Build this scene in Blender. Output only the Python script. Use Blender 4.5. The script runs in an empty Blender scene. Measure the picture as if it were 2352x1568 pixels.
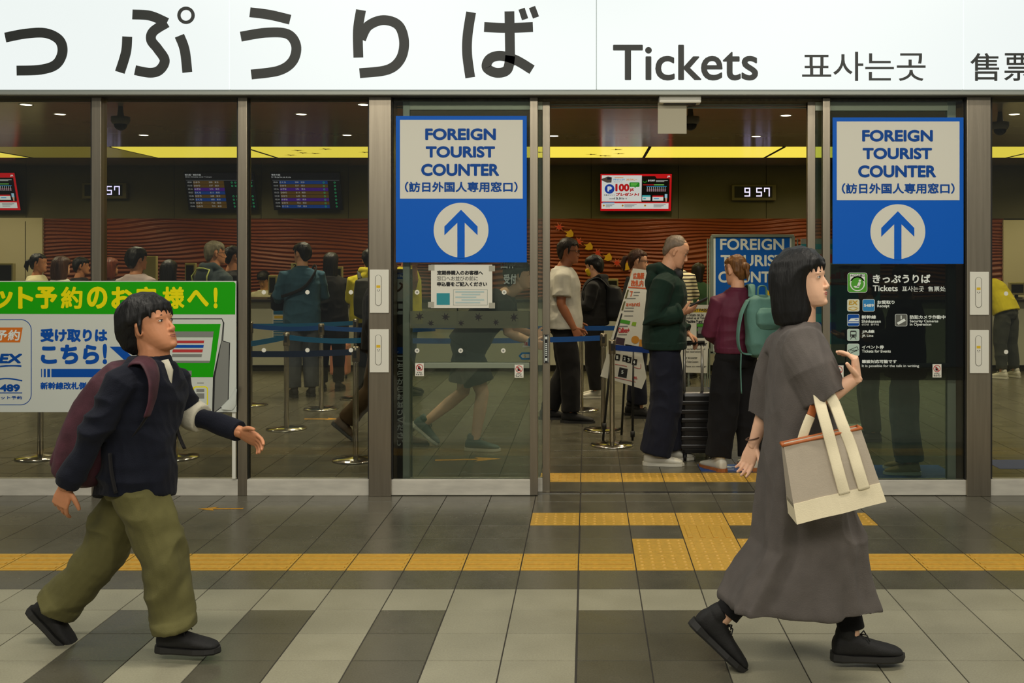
import bpy, bmesh, math, random
import numpy as np
from mathutils import Vector, Matrix, Euler
S = bpy.context.scene
COL = S.collection
PI = math.pi
# ------------------------------------------------------------------ camera
FPX, VX, VY, H0 = 2404.0, 1348.0, 584.0, 1.63      # focal length in pixels, vanishing point, eye height
cam = bpy.data.cameras.new('camera')
cam.sensor_width = 36.0
cam.lens = 36.0 * FPX / 2352.0
cam.shift_x = -(VX - 1176.0) / 2352.0
cam.shift_y = -(784.0 - VY) / 2352.0
cam.clip_start, cam.clip_end = 0.1, 100
camo = bpy.data.objects.new('camera', cam); COL.objects.link(camo)
camo.location = (0, 0, H0); camo.rotation_euler = (PI / 2, 0, 0)
S.camera = camo
# ------------------------------------------------------------------ view, world, large lights
S.view_settings.view_transform = 'Standard'; S.view_settings.look = 'None'
S.view_settings.gamma = 1.0; S.view_settings.use_curve_mapping = False
S.view_settings.exposure = 0.0
W = bpy.data.worlds.new('world'); S.world = W; W.use_nodes = True
_bg = W.node_tree.nodes['Background']
_bg.inputs[0].default_value = (0.95, 1.0, 0.97, 1); _bg.inputs[1].default_value = 0.17
def area(name, loc, rot, sx, sy, power, col=(1, 1, 1)):
    l = bpy.data.lights.new(name, 'AREA'); l.shape = 'RECTANGLE'; l.size = sx; l.size_y = sy
    l.energy = power; l.color = col
    o = bpy.data.objects.new(name, l); COL.objects.link(o); o.location = loc; o.rotation_euler = rot
    return o
# concourse ceiling lamps, outside the ticket office
area('concourse_lamp', (-2.5, 3.6, 4.6), (0, 0, 0), 3.0, 0.5, 105, (1.0, .93, .80))
area('concourse_lamp', (2.5, 3.6, 4.6), (0, 0, 0), 3.0, 0.5, 105, (1.0, .93, .80))
area('concourse_lamp', (0.0, -1.5, 4.6), (math.radians(28), 0, 0), 9.0, 0.6, 300, (1.0, .94, .82))
S.cycles.max_bounces = 8; S.cycles.diffuse_bounces = 3; S.cycles.glossy_bounces = 4
S.cycles.transmission_bounces = 4; S.cycles.transparent_max_bounces = 16
S.cycles.caustics_reflective = False; S.cycles.caustics_refractive = False
S.cycles.sample_clamp_indirect = 4.0
S.cycles.use_denoising = True
# ------------------------------------------------------------------ helpers
def P(px, py, D):
    return Vector(((px - VX) / FPX * D, D, H0 - (py - VY) / FPX * D))
def PX(px, D): return (px - VX) / FPX * D
def PZ(py, D): return H0 - (py - VY) / FPX * D
def lin(c):
    r = []
    for v in c:
        v = v / 255.0
        r.append(v / 12.92 if v <= 0.04045 else ((v + 0.055) / 1.055) ** 2.4)
    return tuple(r) + (1.0,)
MATS = {}
def mat(name, c, rough=0.5, metal=0.0, noise=0.0, scale=8.0, bump=0.0, bscale=60.0, spec=0.5, emit=None, estr=0.0, stretch=None, sheen=0.0):
    """c in 0-255 sRGB; noise = +- share of value variation; stretch scales the texture space"""
    if name in MATS: return MATS[name]
    m = bpy.data.materials.new(name); m.use_nodes = True
    nt = m.node_tree; b = nt.nodes['Principled BSDF']
    col = lin(c)
    b.inputs['Base Color'].default_value = col
    b.inputs['Roughness'].default_value = rough; b.inputs['Metallic'].default_value = metal
    b.inputs['Specular IOR Level'].default_value = spec
    if sheen: b.inputs['Sheen Weight'].default_value = sheen
    if emit:
        b.inputs['Emission Color'].default_value = lin(emit); b.inputs['Emission Strength'].default_value = estr
    if noise or bump:
        tc = nt.nodes.new('ShaderNodeTexCoord'); mp = nt.nodes.new('ShaderNodeMapping')
        nt.links.new(tc.outputs['Object'], mp.inputs['Vector'])
        if stretch: mp.inputs['Scale'].default_value = stretch
    if noise:
        n = nt.nodes.new('ShaderNodeTexNoise'); n.inputs['Scale'].default_value = scale; n.inputs['Detail'].default_value = 5
        nt.links.new(mp.outputs[0], n.inputs['Vector'])
        r = nt.nodes.new('ShaderNodeValToRGB')
        lo = tuple(v * (1 - noise) for v in col[:3]) + (1,); hi = tuple(min(1, v * (1 + noise)) for v in col[:3]) + (1,)
        r.color_ramp.elements[0].position = .3; r.color_ramp.elements[1].position = .7
        r.color_ramp.elements[0].color = lo; r.color_ramp.elements[1].color = hi
        nt.links.new(n.outputs['Fac'], r.inputs['Fac']); nt.links.new(r.outputs['Color'], b.inputs['Base Color'])
    if bump:
        n2 = nt.nodes.new('ShaderNodeTexNoise'); n2.inputs['Scale'].default_value = bscale; n2.inputs['Detail'].default_value = 4
        nt.links.new(mp.outputs[0], n2.inputs['Vector'])
        bp = nt.nodes.new('ShaderNodeBump'); bp.inputs['Strength'].default_value = bump; bp.inputs['Distance'].default_value = 0.01
        nt.links.new(n2.outputs['Fac'], bp.inputs['Height']); nt.links.new(bp.outputs[0], b.inputs['Normal'])
    MATS[name] = m
    return m
def emat(name, c, s):
    if name in MATS: return MATS[name]
    m = bpy.data.materials.new(name); m.use_nodes = True; nt = m.node_tree
    b = nt.nodes['Principled BSDF']; b.inputs['Base Color'].default_value = lin(tuple(v * .3 for v in c)); b.inputs['Roughness'].default_value = .3
    b.inputs['Emission Color'].default_value = lin(c); b.inputs['Emission Strength'].default_value = s
    MATS[name] = m; return m
def glass_mat(name, tint, ior=1.45, milk=0.0, milkc=(200, 215, 200)):
    m = bpy.data.materials.new(name); m.use_nodes = True; nt = m.node_tree
    for n in list(nt.nodes): nt.nodes.remove(n)
    out = nt.nodes.new('ShaderNodeOutputMaterial'); tr = nt.nodes.new('ShaderNodeBsdfTransparent'); gl = nt.nodes.new('ShaderNodeBsdfGlossy')
    fr = nt.nodes.new('ShaderNodeFresnel'); mx = nt.nodes.new('ShaderNodeMixShader')
    tr.inputs[0].default_value = tint + (1,); gl.inputs['Roughness'].default_value = 0.02; fr.inputs['IOR'].default_value = ior
    nt.links.new(fr.outputs[0], mx.inputs[0])
    src = tr
    if milk:
        df = nt.nodes.new('ShaderNodeBsdfDiffuse'); df.inputs[0].default_value = lin(milkc); m2 = nt.nodes.new('ShaderNodeMixShader')
        m2.inputs[0].default_value = milk
        nt.links.new(tr.outputs[0], m2.inputs[1]); nt.links.new(df.outputs[0], m2.inputs[2]); src = m2
    nt.links.new(src.outputs[0], mx.inputs[1]); nt.links.new(gl.outputs[0], mx.inputs[2])
    nt.links.new(mx.outputs[0], out.inputs['Surface'])
    MATS[name] = m; return m
class MB:
    """collects shapes into one mesh, with a material slot per face"""
    def __init__(s): s.v = []; s.f = []; s.mi = []; s.mats = []; s.cur = 0; s.smooth = []; s.sm = False
    def use(s, m, smooth=None):
        if m not in s.mats: s.mats.append(m)
        s.cur = s.mats.index(m)
        if smooth is not None: s.sm = smooth
        return s
    def add(s, vs, fs):
        o = len(s.v); s.v += [tuple(v) for v in vs]
        for f in fs: s.f.append(tuple(i + o for i in f)); s.mi.append(s.cur); s.smooth.append(s.sm)
        return s
    def box(s, x0, x1, y0, y1, z0, z1):
        vs = [(x, y, z) for z in (z0, z1) for y in (y0, y1) for x in (x0, x1)]
        return s.add(vs, [(0, 2, 3, 1), (4, 5, 7, 6), (0, 1, 5, 4), (2, 6, 7, 3), (0, 4, 6, 2), (1, 3, 7, 5)])
    def bbox(s, x0, x1, y0, y1, z0, z1, b=.004):
        """box with chamfered edges"""
        bm = bmesh.new(); bmesh.ops.create_cube(bm, size=1)
        for v in bm.verts: v.co = ((x0 + x1) / 2 + v.co.x * (x1 - x0), (y0 + y1) / 2 + v.co.y * (y1 - y0), (z0 + z1) / 2 + v.co.z * (z1 - z0))
        b = min(b, abs(x1 - x0) * .45, abs(y1 - y0) * .45, abs(z1 - z0) * .45)
        bmesh.ops.bevel(bm, geom=bm.edges[:], offset=b, segments=2, affect='EDGES', profile=.6)
        return s.bm(bm)
    def bm(s, bm, M=None):
        bm.verts.index_update(); vs = [(M @ v.co if M else v.co.copy()) for v in bm.verts]; fs = [[v.index for v in f.verts] for f in bm.faces]
        bm.free(); return s.add(vs, fs)
    def pxbox(s, x0, y0, x1, y1, D, th, back=True, b=0):
        """box given by pixel edges at depth D (its front face), thickness th going away from the camera"""
        a = P(x0, y1, D); c = P(x1, y0, D)
        if b: return s.bbox(a.x, c.x, D, D + th, a.z, c.z, b)
        return s.box(a.x, c.x, D, D + th, a.z, c.z)
    def tube(s, pts, rad, seg=12, ref=None, caps=True, closed=False):
        """rings along a path; rad = float, or (a, b) with b along the ref axis"""
        pts = [Vector(p) for p in pts]; n = len(pts); ref = Vector(ref) if ref else None
        rings = []; pn = None
        for i, p in enumerate(pts):
            if closed: t = pts[(i + 1) % n] - pts[i - 1]
            else: t = pts[min(i + 1, n - 1)] - pts[max(i - 1, 0)]
            if t.length < 1e-9: t = Vector((0, 0, 1))
            t.normalize()
            if ref is not None: u = ref - t * ref.dot(t)
            elif pn is not None: u = pn - t * pn.dot(t)
            else:
                a = Vector((0, 0, 1)) if abs(t.z) < .9 else Vector((1, 0, 0)); u = a - t * a.dot(t)
            if u.length < 1e-6: u = t.orthogonal()
            u.normalize(); pn = u; w = t.cross(u)
            r = rad[i] if isinstance(rad, (list, tuple)) else rad
            ra, rb = r if isinstance(r, (list, tuple)) else (r, r)
            rings.append([p + w * (ra * math.cos(k * 2 * PI / seg)) + u * (rb * math.sin(k * 2 * PI / seg)) for k in range(seg)])
        vs = [v for r in rings for v in r]; fs = []
        for i in range(n if closed else n - 1):
            for k in range(seg):
                a, b = i * seg + k, i * seg + (k + 1) % seg; j = (i + 1) % n
                fs.append((a, b, j * seg + (k + 1) % seg, j * seg + k))
        if caps and not closed:
            fs.append(tuple(range(seg))[::-1]); fs.append(tuple((n - 1) * seg + k for k in range(seg)))
        return s.add(vs, fs)
    def rings(s, rings, caps=True):
        seg = len(rings[0]); vs = [v for r in rings for v in r]; fs = []
        for i in range(len(rings) - 1):
            for k in range(seg):
                fs.append((i * seg + k, i * seg + (k + 1) % seg, (i + 1) * seg + (k + 1) % seg, (i + 1) * seg + k))
        if caps:
            fs.append(tuple(range(seg))[::-1]); fs.append(tuple((len(rings) - 1) * seg + k for k in range(seg)))
        return s.add(vs, fs)
    def ell(s, c, r, rot=None, nu=16, nv=10):
        c = Vector(c); M = rot.to_matrix() if isinstance(rot, Euler) else (rot or Matrix.Identity(3))
        vs = [c + M @ Vector((0, 0, -r[2]))]
        for i in range(1, nv):
            ph = -PI / 2 + PI * i / nv
            for k in range(nu):
                th = 2 * PI * k / nu
                vs.append(c + M @ Vector((r[0] * math.cos(ph) * math.cos(th), r[1] * math.cos(ph) * math.sin(th), r[2] * math.sin(ph))))
        vs.append(c + M @ Vector((0, 0, r[2]))); fs = []
        for k in range(nu): fs.append((0, 1 + (k + 1) % nu, 1 + k))
        for i in range(nv - 2):
            for k in range(nu):
                a = 1 + i * nu + k; b = 1 + i * nu + (k + 1) % nu; fs.append((a, b, b + nu, a + nu))
        l = len(vs) - 1
        for k in range(nu): fs.append((l, l - nu + k, l - nu + (k + 1) % nu))
        return s.add(vs, fs)
    def cyl(s, c, r, h, seg=24, r2=None):
        c = Vector(c); r2 = r if r2 is None else r2
        return s.rings([[c + Vector((q * math.cos(2 * PI * k / seg), q * math.sin(2 * PI * k / seg), z)) for k in range(seg)] for q, z in ((r, 0), (r2, h))])
    def lathe(s, c, prof, seg=32):
        c = Vector(c)
        return s.rings([[c + Vector((q * math.cos(2 * PI * k / seg), q * math.sin(2 * PI * k / seg), z)) for k in range(seg)] for q, z in prof])
    def poly(s, pts, th):
        """polygon of world points, extruded by vector th"""
        pts = [Vector(p) for p in pts]; th = Vector(th); n = len(pts)
        return s.add(pts + [p + th for p in pts], [tuple(range(n)), tuple(range(2 * n - 1, n - 1, -1))] + [(i, i + n, (i + 1) % n + n, (i + 1) % n) for i in range(n)])
    def pxpoly(s, pp, D, th): return s.poly([P(x, y, D) for x, y in pp], (0, th, 0))
    def disc(s, px, py, r, D, th, seg=20): return s.pxpoly([(px + r * math.cos(2 * PI * k / seg), py + r * math.sin(2 * PI * k / seg)) for k in range(seg)], D, th)
    def pxring(s, px, py, r0, r1, D, th, seg=24):
        for k in range(seg):
            a, b = 2 * PI * k / seg, 2 * PI * (k + 1) / seg
            s.pxpoly([(px + r0 * math.cos(a), py + r0 * math.sin(a)), (px + r1 * math.cos(a), py + r1 * math.sin(a)), (px + r1 * math.cos(b), py + r1 * math.sin(b)), (px + r0 * math.cos(b), py + r0 * math.sin(b))], D, th)
        return s
    def stroke(s, pp, w, D, th):
        """flat ribbon of constant width along a smoothed pixel path"""
        q = catmull(pp, 8) if len(pp) > 2 else pp
        L, R = [], []
        for i, (x, y) in enumerate(q):
            x0, y0 = q[max(i - 1, 0)]; x1, y1 = q[min(i + 1, len(q) - 1)]
            d = math.hypot(x1 - x0, y1 - y0) or 1; nx, ny = -(y1 - y0) / d, (x1 - x0) / d
            L.append((x + nx * w / 2, y + ny * w / 2)); R.append((x - nx * w / 2, y - ny * w / 2))
        for i in range(len(q) - 1): s.pxpoly([L[i], L[i + 1], R[i + 1], R[i]], D, th)
        return s
    def mesh(s, name='m'):
        me = bpy.data.meshes.new(name); me.from_pydata(s.v, [], s.f)
        for m in s.mats: me.materials.append(m)
        if s.f:
            me.polygons.foreach_set('material_index', s.mi); me.polygons.foreach_set('use_smooth', s.smooth)
        me.update(); return me
def catmull(pp, k):
    pp = [tuple(p) for p in pp]; out = []
    for i in range(len(pp) - 1):
        p0 = pp[max(i - 1, 0)]; p1 = pp[i]; p2 = pp[i + 1]; p3 = pp[min(i + 2, len(pp) - 1)]
        for j in range(k):
            t = j / k
            out.append(tuple(.5 * (2 * b + (c - a) * t + (2 * a - 5 * b + 4 * c - d) * t * t + (3 * b - a - 3 * c + d) * t ** 3) for a, b, c, d in zip(p0, p1, p2, p3)))
    out.append(pp[-1]); return out
WL = {}
def thing(name, label, cat, loc=(0, 0, 0), rotz=0, group=None):
    o = bpy.data.objects.new(name, None); COL.objects.link(o); o.location = loc; o.rotation_euler = (0, 0, rotz); o.empty_display_size = .1
    tag(o, label, cat, group); WL[o.name] = Vector(loc); return o
def tag(o, label=None, cat=None, group=None, kind=None):
    for k, v in (('label', label), ('category', cat), ('group', group), ('kind', kind)):
        if v: o[k] = v
    return o
def obj(name, mb, m=None, parent=None, local=False, smooth=None):
    """ONE mesh object; geometry is given in world coordinates unless local"""
    me = mb if isinstance(mb, bpy.types.Mesh) else mb.mesh(name)
    if m is not None:
        me.materials.clear(); me.materials.append(m); me.polygons.foreach_set('material_index', [0] * len(me.polygons))
    if smooth is not None: me.polygons.foreach_set('use_smooth', [smooth] * len(me.polygons))
    o = bpy.data.objects.new(name, me); COL.objects.link(o)
    if parent is not None:
        o.parent = parent
        if not local: me.transform(Matrix.Translation(-WL[parent.name]))
        WL[o.name] = WL[parent.name].copy()
    else:
        n = len(me.vertices); a = np.empty(n * 3); me.vertices.foreach_get('co', a); a = a.reshape(-1, 3)
        c = Vector(((a[:, 0].min() + a[:, 0].max()) / 2, (a[:, 1].min() + a[:, 1].max()) / 2, a[:, 2].min()))
        me.transform(Matrix.Translation(-c)); o.location = c; WL[o.name] = c
    return o
def struct(name, mb, m=None, parent=None):
    o = obj(name, mb, m, parent)
    if parent is None: o['kind'] = 'structure'
    return o
def text_mesh(s, bold=0.0):
    """flat lettering, unit box fitted later; returns (verts Nx2, faces)"""
    c = bpy.data.curves.new('t', 'FONT'); c.body = s; c.size = 1.0; c.resolution_u = 5
    o = bpy.data.objects.new('t', c); COL.objects.link(o)
    dg = bpy.context.evaluated_depsgraph_get(); dg.update()
    me = bpy.data.meshes.new_from_object(o.evaluated_get(dg))
    vs = [(v.co.x, v.co.y) for v in me.vertices]; fs = [tuple(p.vertices) for p in me.polygons]
    bpy.data.objects.remove(o); bpy.data.curves.remove(c); bpy.data.meshes.remove(me)
    return vs, fs
def put_text(mb, s, x0, y0, x1, y1, D, bold=0.0, lift=.0015, slant=0.0, M=None):
    """lettering s fitted to the pixel box at depth D; bold = extra stroke half-width in pixels"""
    vs, fs = text_mesh(s)
    if not vs: return mb
    ax, bx = min(v[0] for v in vs), max(v[0] for v in vs); ay, by = min(v[1] for v in vs), max(v[1] for v in vs)
    nb = 4 if bold < 1 else 8
    offs = [(0, 0)] if not bold else [(bold * q * math.cos(k * PI / nb), bold * q * math.sin(k * PI / nb)) for q in ((1, .55) if bold > 1.2 else (1,)) for k in range(2 * nb)] + [(0, 0)]
    X0, X1, Y0, Y1 = x0 + bold, x1 - bold, y0 + bold, y1 - bold
    for i, (dx, dy) in enumerate(offs):
        q = []
        for u, v in vs:
            fx = (u - ax) / ((bx - ax) or 1); fy = (v - ay) / ((by - ay) or 1)
            px = X0 + fx * (X1 - X0) + dx + slant * (fy - .5) * (Y1 - Y0); py = Y1 - fy * (Y1 - Y0) + dy
            p = P(px, py, D); p.y -= lift + i * 8e-6
            q.append(M @ p if M else p)
        mb.add(q, fs)
    return mb
# ------------------------------------------------------------------ materials of the place
FD = 7.07                                            # front plane of the facade
M_steel = mat('brushed_steel', (158, 148, 130), .34, .9, noise=.10, scale=3, stretch=(14, 14, .6), bump=.05, bscale=25)
M_steel_h = mat('brushed_steel_rail', (216, 211, 196), .40, .25, noise=.12, scale=2.2, stretch=(2.5, 12, 12), bump=.04, bscale=20)  # paler than the post steel: light off the floor put into the colour
M_alu = mat('grey_aluminium', (150, 153, 144), .45, .35)
M_alu_d = mat('satin_aluminium', (150, 160, 146), .4, .5)
M_dark = mat('dark_gasket', (28, 27, 24), .6)
M_chrome = mat('polished_steel', (205, 200, 188), .16, 1.0)
M_white = mat('white_plastic', (226, 224, 210), .4)
M_paper = mat('white_paper', (222, 220, 206), .8)
M_black = mat('black_print', (22, 22, 22), .6)
M_wprint = mat('white_print', (225, 232, 226), .6)
M_blue = mat('blue_sign_vinyl', (0, 94, 200), .5, spec=.2)
M_navy = mat('navy_print', (2, 72, 156), .55, spec=.2)
M_glass = glass_mat('window_glass', (.885, .905, .88))
M_glass2 = glass_mat('door_glass', (.88, .92, .89), milk=.12, milkc=(196, 214, 192))  # milk stands in for the bright floor reflected in the left door
M_glass3 = glass_mat('right_door_glass', (.70, .80, .76), milk=.05, milkc=(150, 180, 165))
M_bar = mat('pale_door_bar', (206, 214, 190), .4, .15)
def tile_mat(name, c, var, rough):
    m = bpy.data.materials.new(name); m.use_nodes = True; nt = m.node_tree; b = nt.nodes['Principled BSDF']
    tc = nt.nodes.new('ShaderNodeTexCoord')
    geo = nt.nodes.new('ShaderNodeNewGeometry')
    mp = nt.nodes.new('ShaderNodeVectorMath'); mp.operation = 'SUBTRACT'; mp.inputs[1].default_value = (-.3446, 5.10, 0)
    nt.links.new(geo.outputs['Position'], mp.inputs[0])
    dv = nt.nodes.new('ShaderNodeVectorMath'); dv.operation = 'SCALE'; dv.inputs['Scale'].default_value = 1 / .3
    nt.links.new(mp.outputs[0], dv.inputs[0])
    fl = nt.nodes.new('ShaderNodeVectorMath'); fl.operation = 'FLOOR'; nt.links.new(dv.outputs[0], fl.inputs[0])
    wn = nt.nodes.new('ShaderNodeTexWhiteNoise'); wn.noise_dimensions = '2D'; nt.links.new(fl.outputs[0], wn.inputs['Vector'])
    n = nt.nodes.new('ShaderNodeTexNoise'); n.inputs['Scale'].default_value = 130; n.inputs['Detail'].default_value = 6
    n2 = nt.nodes.new('ShaderNodeTexNoise'); n2.inputs['Scale'].default_value = 5; n2.inputs['Detail'].default_value = 4
    nt.links.new(geo.outputs['Position'], n.inputs['Vector']); nt.links.new(geo.outputs['Position'], n2.inputs['Vector'])
    def mth(op, a, bb):
        q = nt.nodes.new('ShaderNodeMath'); q.operation = op
        for i, v in enumerate((a, bb)):
            if isinstance(v, (int, float)): q.inputs[i].default_value = v
            else: nt.links.new(v, q.inputs[i])
        return q.outputs[0]
    v = mth('ADD', mth('MULTIPLY', wn.outputs['Value'], var), mth('MULTIPLY', n.outputs['Fac'], .55))
    v = mth('ADD', v, mth('MULTIPLY', n2.outputs['Fac'], .35)); v = mth('ADD', v, .55 - var / 2)
    mx = nt.nodes.new('ShaderNodeVectorMath'); mx.operation = 'SCALE'; mx.inputs[0].default_value = lin(c)[:3]
    nt.links.new(v, mx.inputs['Scale']); nt.links.new(mx.outputs[0], b.inputs['Base Color'])
    r = mth('ADD', mth('MULTIPLY', n2.outputs['Fac'], .22), rough - .11); nt.links.new(r, b.inputs['Roughness'])
    bp = nt.nodes.new('ShaderNodeBump'); bp.inputs['Strength'].default_value = .12; bp.inputs['Distance'].default_value = .004
    nt.links.new(n.outputs['Fac'], bp.inputs['Height']); nt.links.new(bp.outputs[0], b.inputs['Normal'])
    return m
M_tl = tile_mat('pale_stone_tile', (150, 146, 124), .16, .36)
M_td = tile_mat('dark_stone_tile', (90, 87, 73), .20, .24)
M_grout = mat('tile_grout', (52, 48, 40), .9)
M_tact = mat('yellow_tactile', (202, 158, 62), .45, noise=.10, scale=40, bump=.05)
# ------------------------------------------------------------------ floor
GX, GY = -.3446, 5.10
fl = MB()
def is_tact(cx, cy):
    j = round((cy - GY) / .3 - .5)
    if j == 1: return True
    if j in (1, 2) and .2554 < cx < 1.1554: return True
    if j == 3 and .5554 < cx < .8554: return True
    if j == 4 and -.3446 < cx < 1.7554: return True
    if j == 8 and -.35 < cx < 1.7554: return True
    return False
g = .0022
fl.use(M_grout).box(-10.6, 8.4, -1.0, 17.2, -.06, -.0025)
for i in range(-34, 30):
    for j in range(-20, 41):
        x0, y0 = GX + .3 * i, GY + .3 * j; cx, cy = x0 + .15, y0 + .15
        if cx < -10.5 or cx > 8.3 or is_tact(cx, cy): continue
        dark = True
        if j < 0:
            dark = False
            if j < -1:
                for a, b in ((-2.1446, -1.8446), (-1.5446, -1.2446), (-.9446, -.6446), (-.0446, .5554)):
                    if a < cx < b: dark = True
        gg = g if i != 0 else g
        fl.use(M_td if dark else M_tl)
        gl_ = .006 if i == 1 else g                                # the wide expansion joint
        vs = [(x0 + gl_, y0 + g, -.003), (x0 + .3 - g, y0 + g, -.003), (x0 + .3 - g, y0 + .3 - g, -.003), (x0 + gl_, y0 + .3 - g, -.003)]
        top = [(x + (.001 if k in (0, 3) else -.001), y + (.001 if k < 2 else -.001), 0) for k, (x, y, z) in enumerate(vs)]
        fl.add(vs + top, [(4, 5, 6, 7), (0, 1, 5, 4), (1, 2, 6, 5), (2, 3, 7, 6), (3, 0, 4, 7)])
struct('floor', fl)
# ------------------------------------------------------------------ tactile paving
def paving(name, label, tiles, group=None):
    m = MB(); m.use(M_tact)
    for (cx, cy, kind) in tiles:
        x0, x1, y0, y1 = cx - .147, cx + .147, cy - .147, cy + .147
        m.bbox(x0, x1, y0, y1, -.0024, .002, .001)
        if kind == 'bar':
            for k in range(4):
                y = y0 + .0375 + .073 * k; m.bbox(x0 + .012, x1 - .012, y - .014, y + .014, .0015, .007, .004)
        elif kind == 'vbar':
            for k in range(4):
                x = x0 + .0375 + .073 * k; m.bbox(x - .014, x + .014, y0 + .012, y1 - .012, .0015, .007, .004)
        else:
            for a in range(5):
                for b in range(5):
                    c = (x0 + .032 + .0575 * a, y0 + .032 + .0575 * b, .0015); m.cyl(c, .014, .0055, 10, .009)
    return tag(obj(name, m), label, 'tactile paving', group)
TX = lambda i: GX + .3 * i + .15
TY = lambda j: GY + .3 * j + .15
paving('guide_paving', 'long yellow bar tactile strip running along the concourse left of the dotted block', [(TX(i), TY(1), 'bar') for i in range(-14, 2)])
paving('guide_paving', 'long yellow bar tactile strip on the floor right of the woman in grey', [(TX(i), TY(1), 'bar') for i in range(5, 14)])
paving('warning_paving', 'large yellow dotted tactile block between the two bar strips', [(TX(i), TY(j), 'dot') for i in (2, 3, 4) for j in (1, 2)])
paving('link_paving', 'single yellow ribbed tactile tile linking dotted block to dotted row', [(TX(3), TY(3), 'vbar')])
paving('warning_paving', 'yellow dotted tactile row just outside the open doorway', [(TX(i), TY(4), 'dot') for i in range(0, 7)])
paving('warning_paving', 'yellow dotted tactile row inside the doorway by the queue', [(TX(i), TY(8), 'dot') for i in range(0, 7)])
# door threshold rail
th = MB(); th.use(M_chrome).box(PX(897, 7.16), PX(2222, 7.16), 7.135, 7.175, 0, .006)
th.use(M_dark).box(PX(897, 7.16), PX(2222, 7.16), 7.148, 7.162, .006, .0065)
struct('trim_1', th)['label'] = 'steel door track across the threshold'
# floor arrows
def floor_arrow(px, py, w, D, flip, label, ang=0):
    m = MB(); m.use(mat('worn_yellow_tape', (204, 146, 30), .5, noise=.2, scale=40))
    c = Vector((PX(px, D), D, 0)); L = w / FPX * D
    pts = [(-.5, .045), (.16, .045), (.10, .17), (.5, 0), (.10, -.17), (.16, -.045), (-.5, -.045)]
    R = Matrix.Rotation(ang, 3, 'Z')
    m.poly([c + R @ Vector((x * L * flip, y * L, .0005)) for x, y in pts][::flip], (0, 0, .001))
    return tag(obj('floor_arrow', m), label, 'floor marking')
floor_arrow(507, 1168, 103, 2404 * 1.63 / (1168 - 584), -1, 'yellow tape arrow outside on the concourse floor pointing left', .03)
floor_arrow(741, 962, 84, 2404 * 1.63 / (962 - 584), 1, 'yellow tape arrow inside near the queue posts pointing right')
floor_arrow(1075, 1055, 150, 2404 * 1.63 / (1055 - 584), 1, 'yellow tape arrow seen through the left glass door', .12)
# ------------------------------------------------------------------ ticket office shell
BW, CZ = 16.5, 3.03                                   # back wall depth, ceiling height
M_ceil = mat('taupe_ceiling_panel', (164, 153, 128), .17, noise=.04, scale=2)
M_wall = mat('olive_grey_wall_panel', (92, 88, 66), .6, noise=.05, scale=3)
M_joint = mat('panel_joint', (35, 33, 27), .8)
ce = MB()
ce.use(M_joint).box(-10.6, 8.4, 7.3, 13.63, CZ + .012, CZ + .05)
yy = [7.3, 8.5, 9.7, 10.9, 12.1, 13.63]
for a, b in zip(yy, yy[1:]): ce.use(M_ceil).box(-10.6, 8.4, a + .004, b - .004, CZ, CZ + .012)
ce.box(-10.6, 8.4, 15.16, BW + .1, CZ, CZ + .05)
ce.use(M_joint).box(-10.6, 8.4, 13.63, 15.16, CZ + .14, CZ + .16)
struct('ceiling', ce)
wl = MB(); wl.use(M_joint).box(-10.6, 8.4, BW + .03, BW + .1, 0, CZ)
xs = [-10.6] + [PX(p, BW) for p in (60, 400, 600, 800, 1000, 1180, 1358, 1558, 1760, 1960, 2160)] + [8.4]
for a, b in zip(xs, xs[1:]): wl.use(M_wall).box(a + .004, b - .004, BW, BW + .03, PZ(502, BW), CZ)
struct('wall_back', wl)
sd = MB(); sd.use(M_wall).box(-10.7, -10.6, 7.1, BW + .1, 0, CZ); struct('wall_left', sd)
sd = MB(); sd.use(M_wall).box(8.4, 8.5, 7.1, BW + .1, 0, CZ); struct('wall_right', sd)
# carved wave cladding: real relief
def wave_wall(x0, x1):
    nx = int((x1 - x0) / .07); z0, z1 = .55, PZ(502, BW); nz = int((z1 - z0) / .0065)
    X, Z = np.meshgrid(np.linspace(x0, x1, nx), np.linspace(z0, z1, nz))
    ph = Z + .055 * np.sin(X * 1.25 + .6 * np.sin(X * .37)) * (.55 + .45 * np.sin(Z * 5.1 + X * .43)) + .022 * np.sin(X * 3.1 + Z * 6) + .02 * np.sin(X * .9 - Z * 9)
    h = .026 * (np.abs(np.mod(ph / .056, 1) * 2 - 1) ** 1.4)
    Y = BW - .004 - h
    v = np.stack([X, Y, Z], -1).reshape(-1, 3)
    f = [(r * nx + c, r * nx + c + 1, (r + 1) * nx + c + 1, (r + 1) * nx + c) for r in range(nz - 1) for c in range(nx - 1)]
    m = MB(); m.sm = True; m.add([tuple(a) for a in v], f); return m
M_wood = mat('carved_red_brown_wood', (132, 62, 30), .42, noise=.15, scale=4, stretch=(1, 1, 12))
o = struct('trim_2', wave_wall(PX(97, BW), PX(2305, BW)), M_wood); o['label'] = 'red brown carved wave wood cladding along the back wall'
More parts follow.
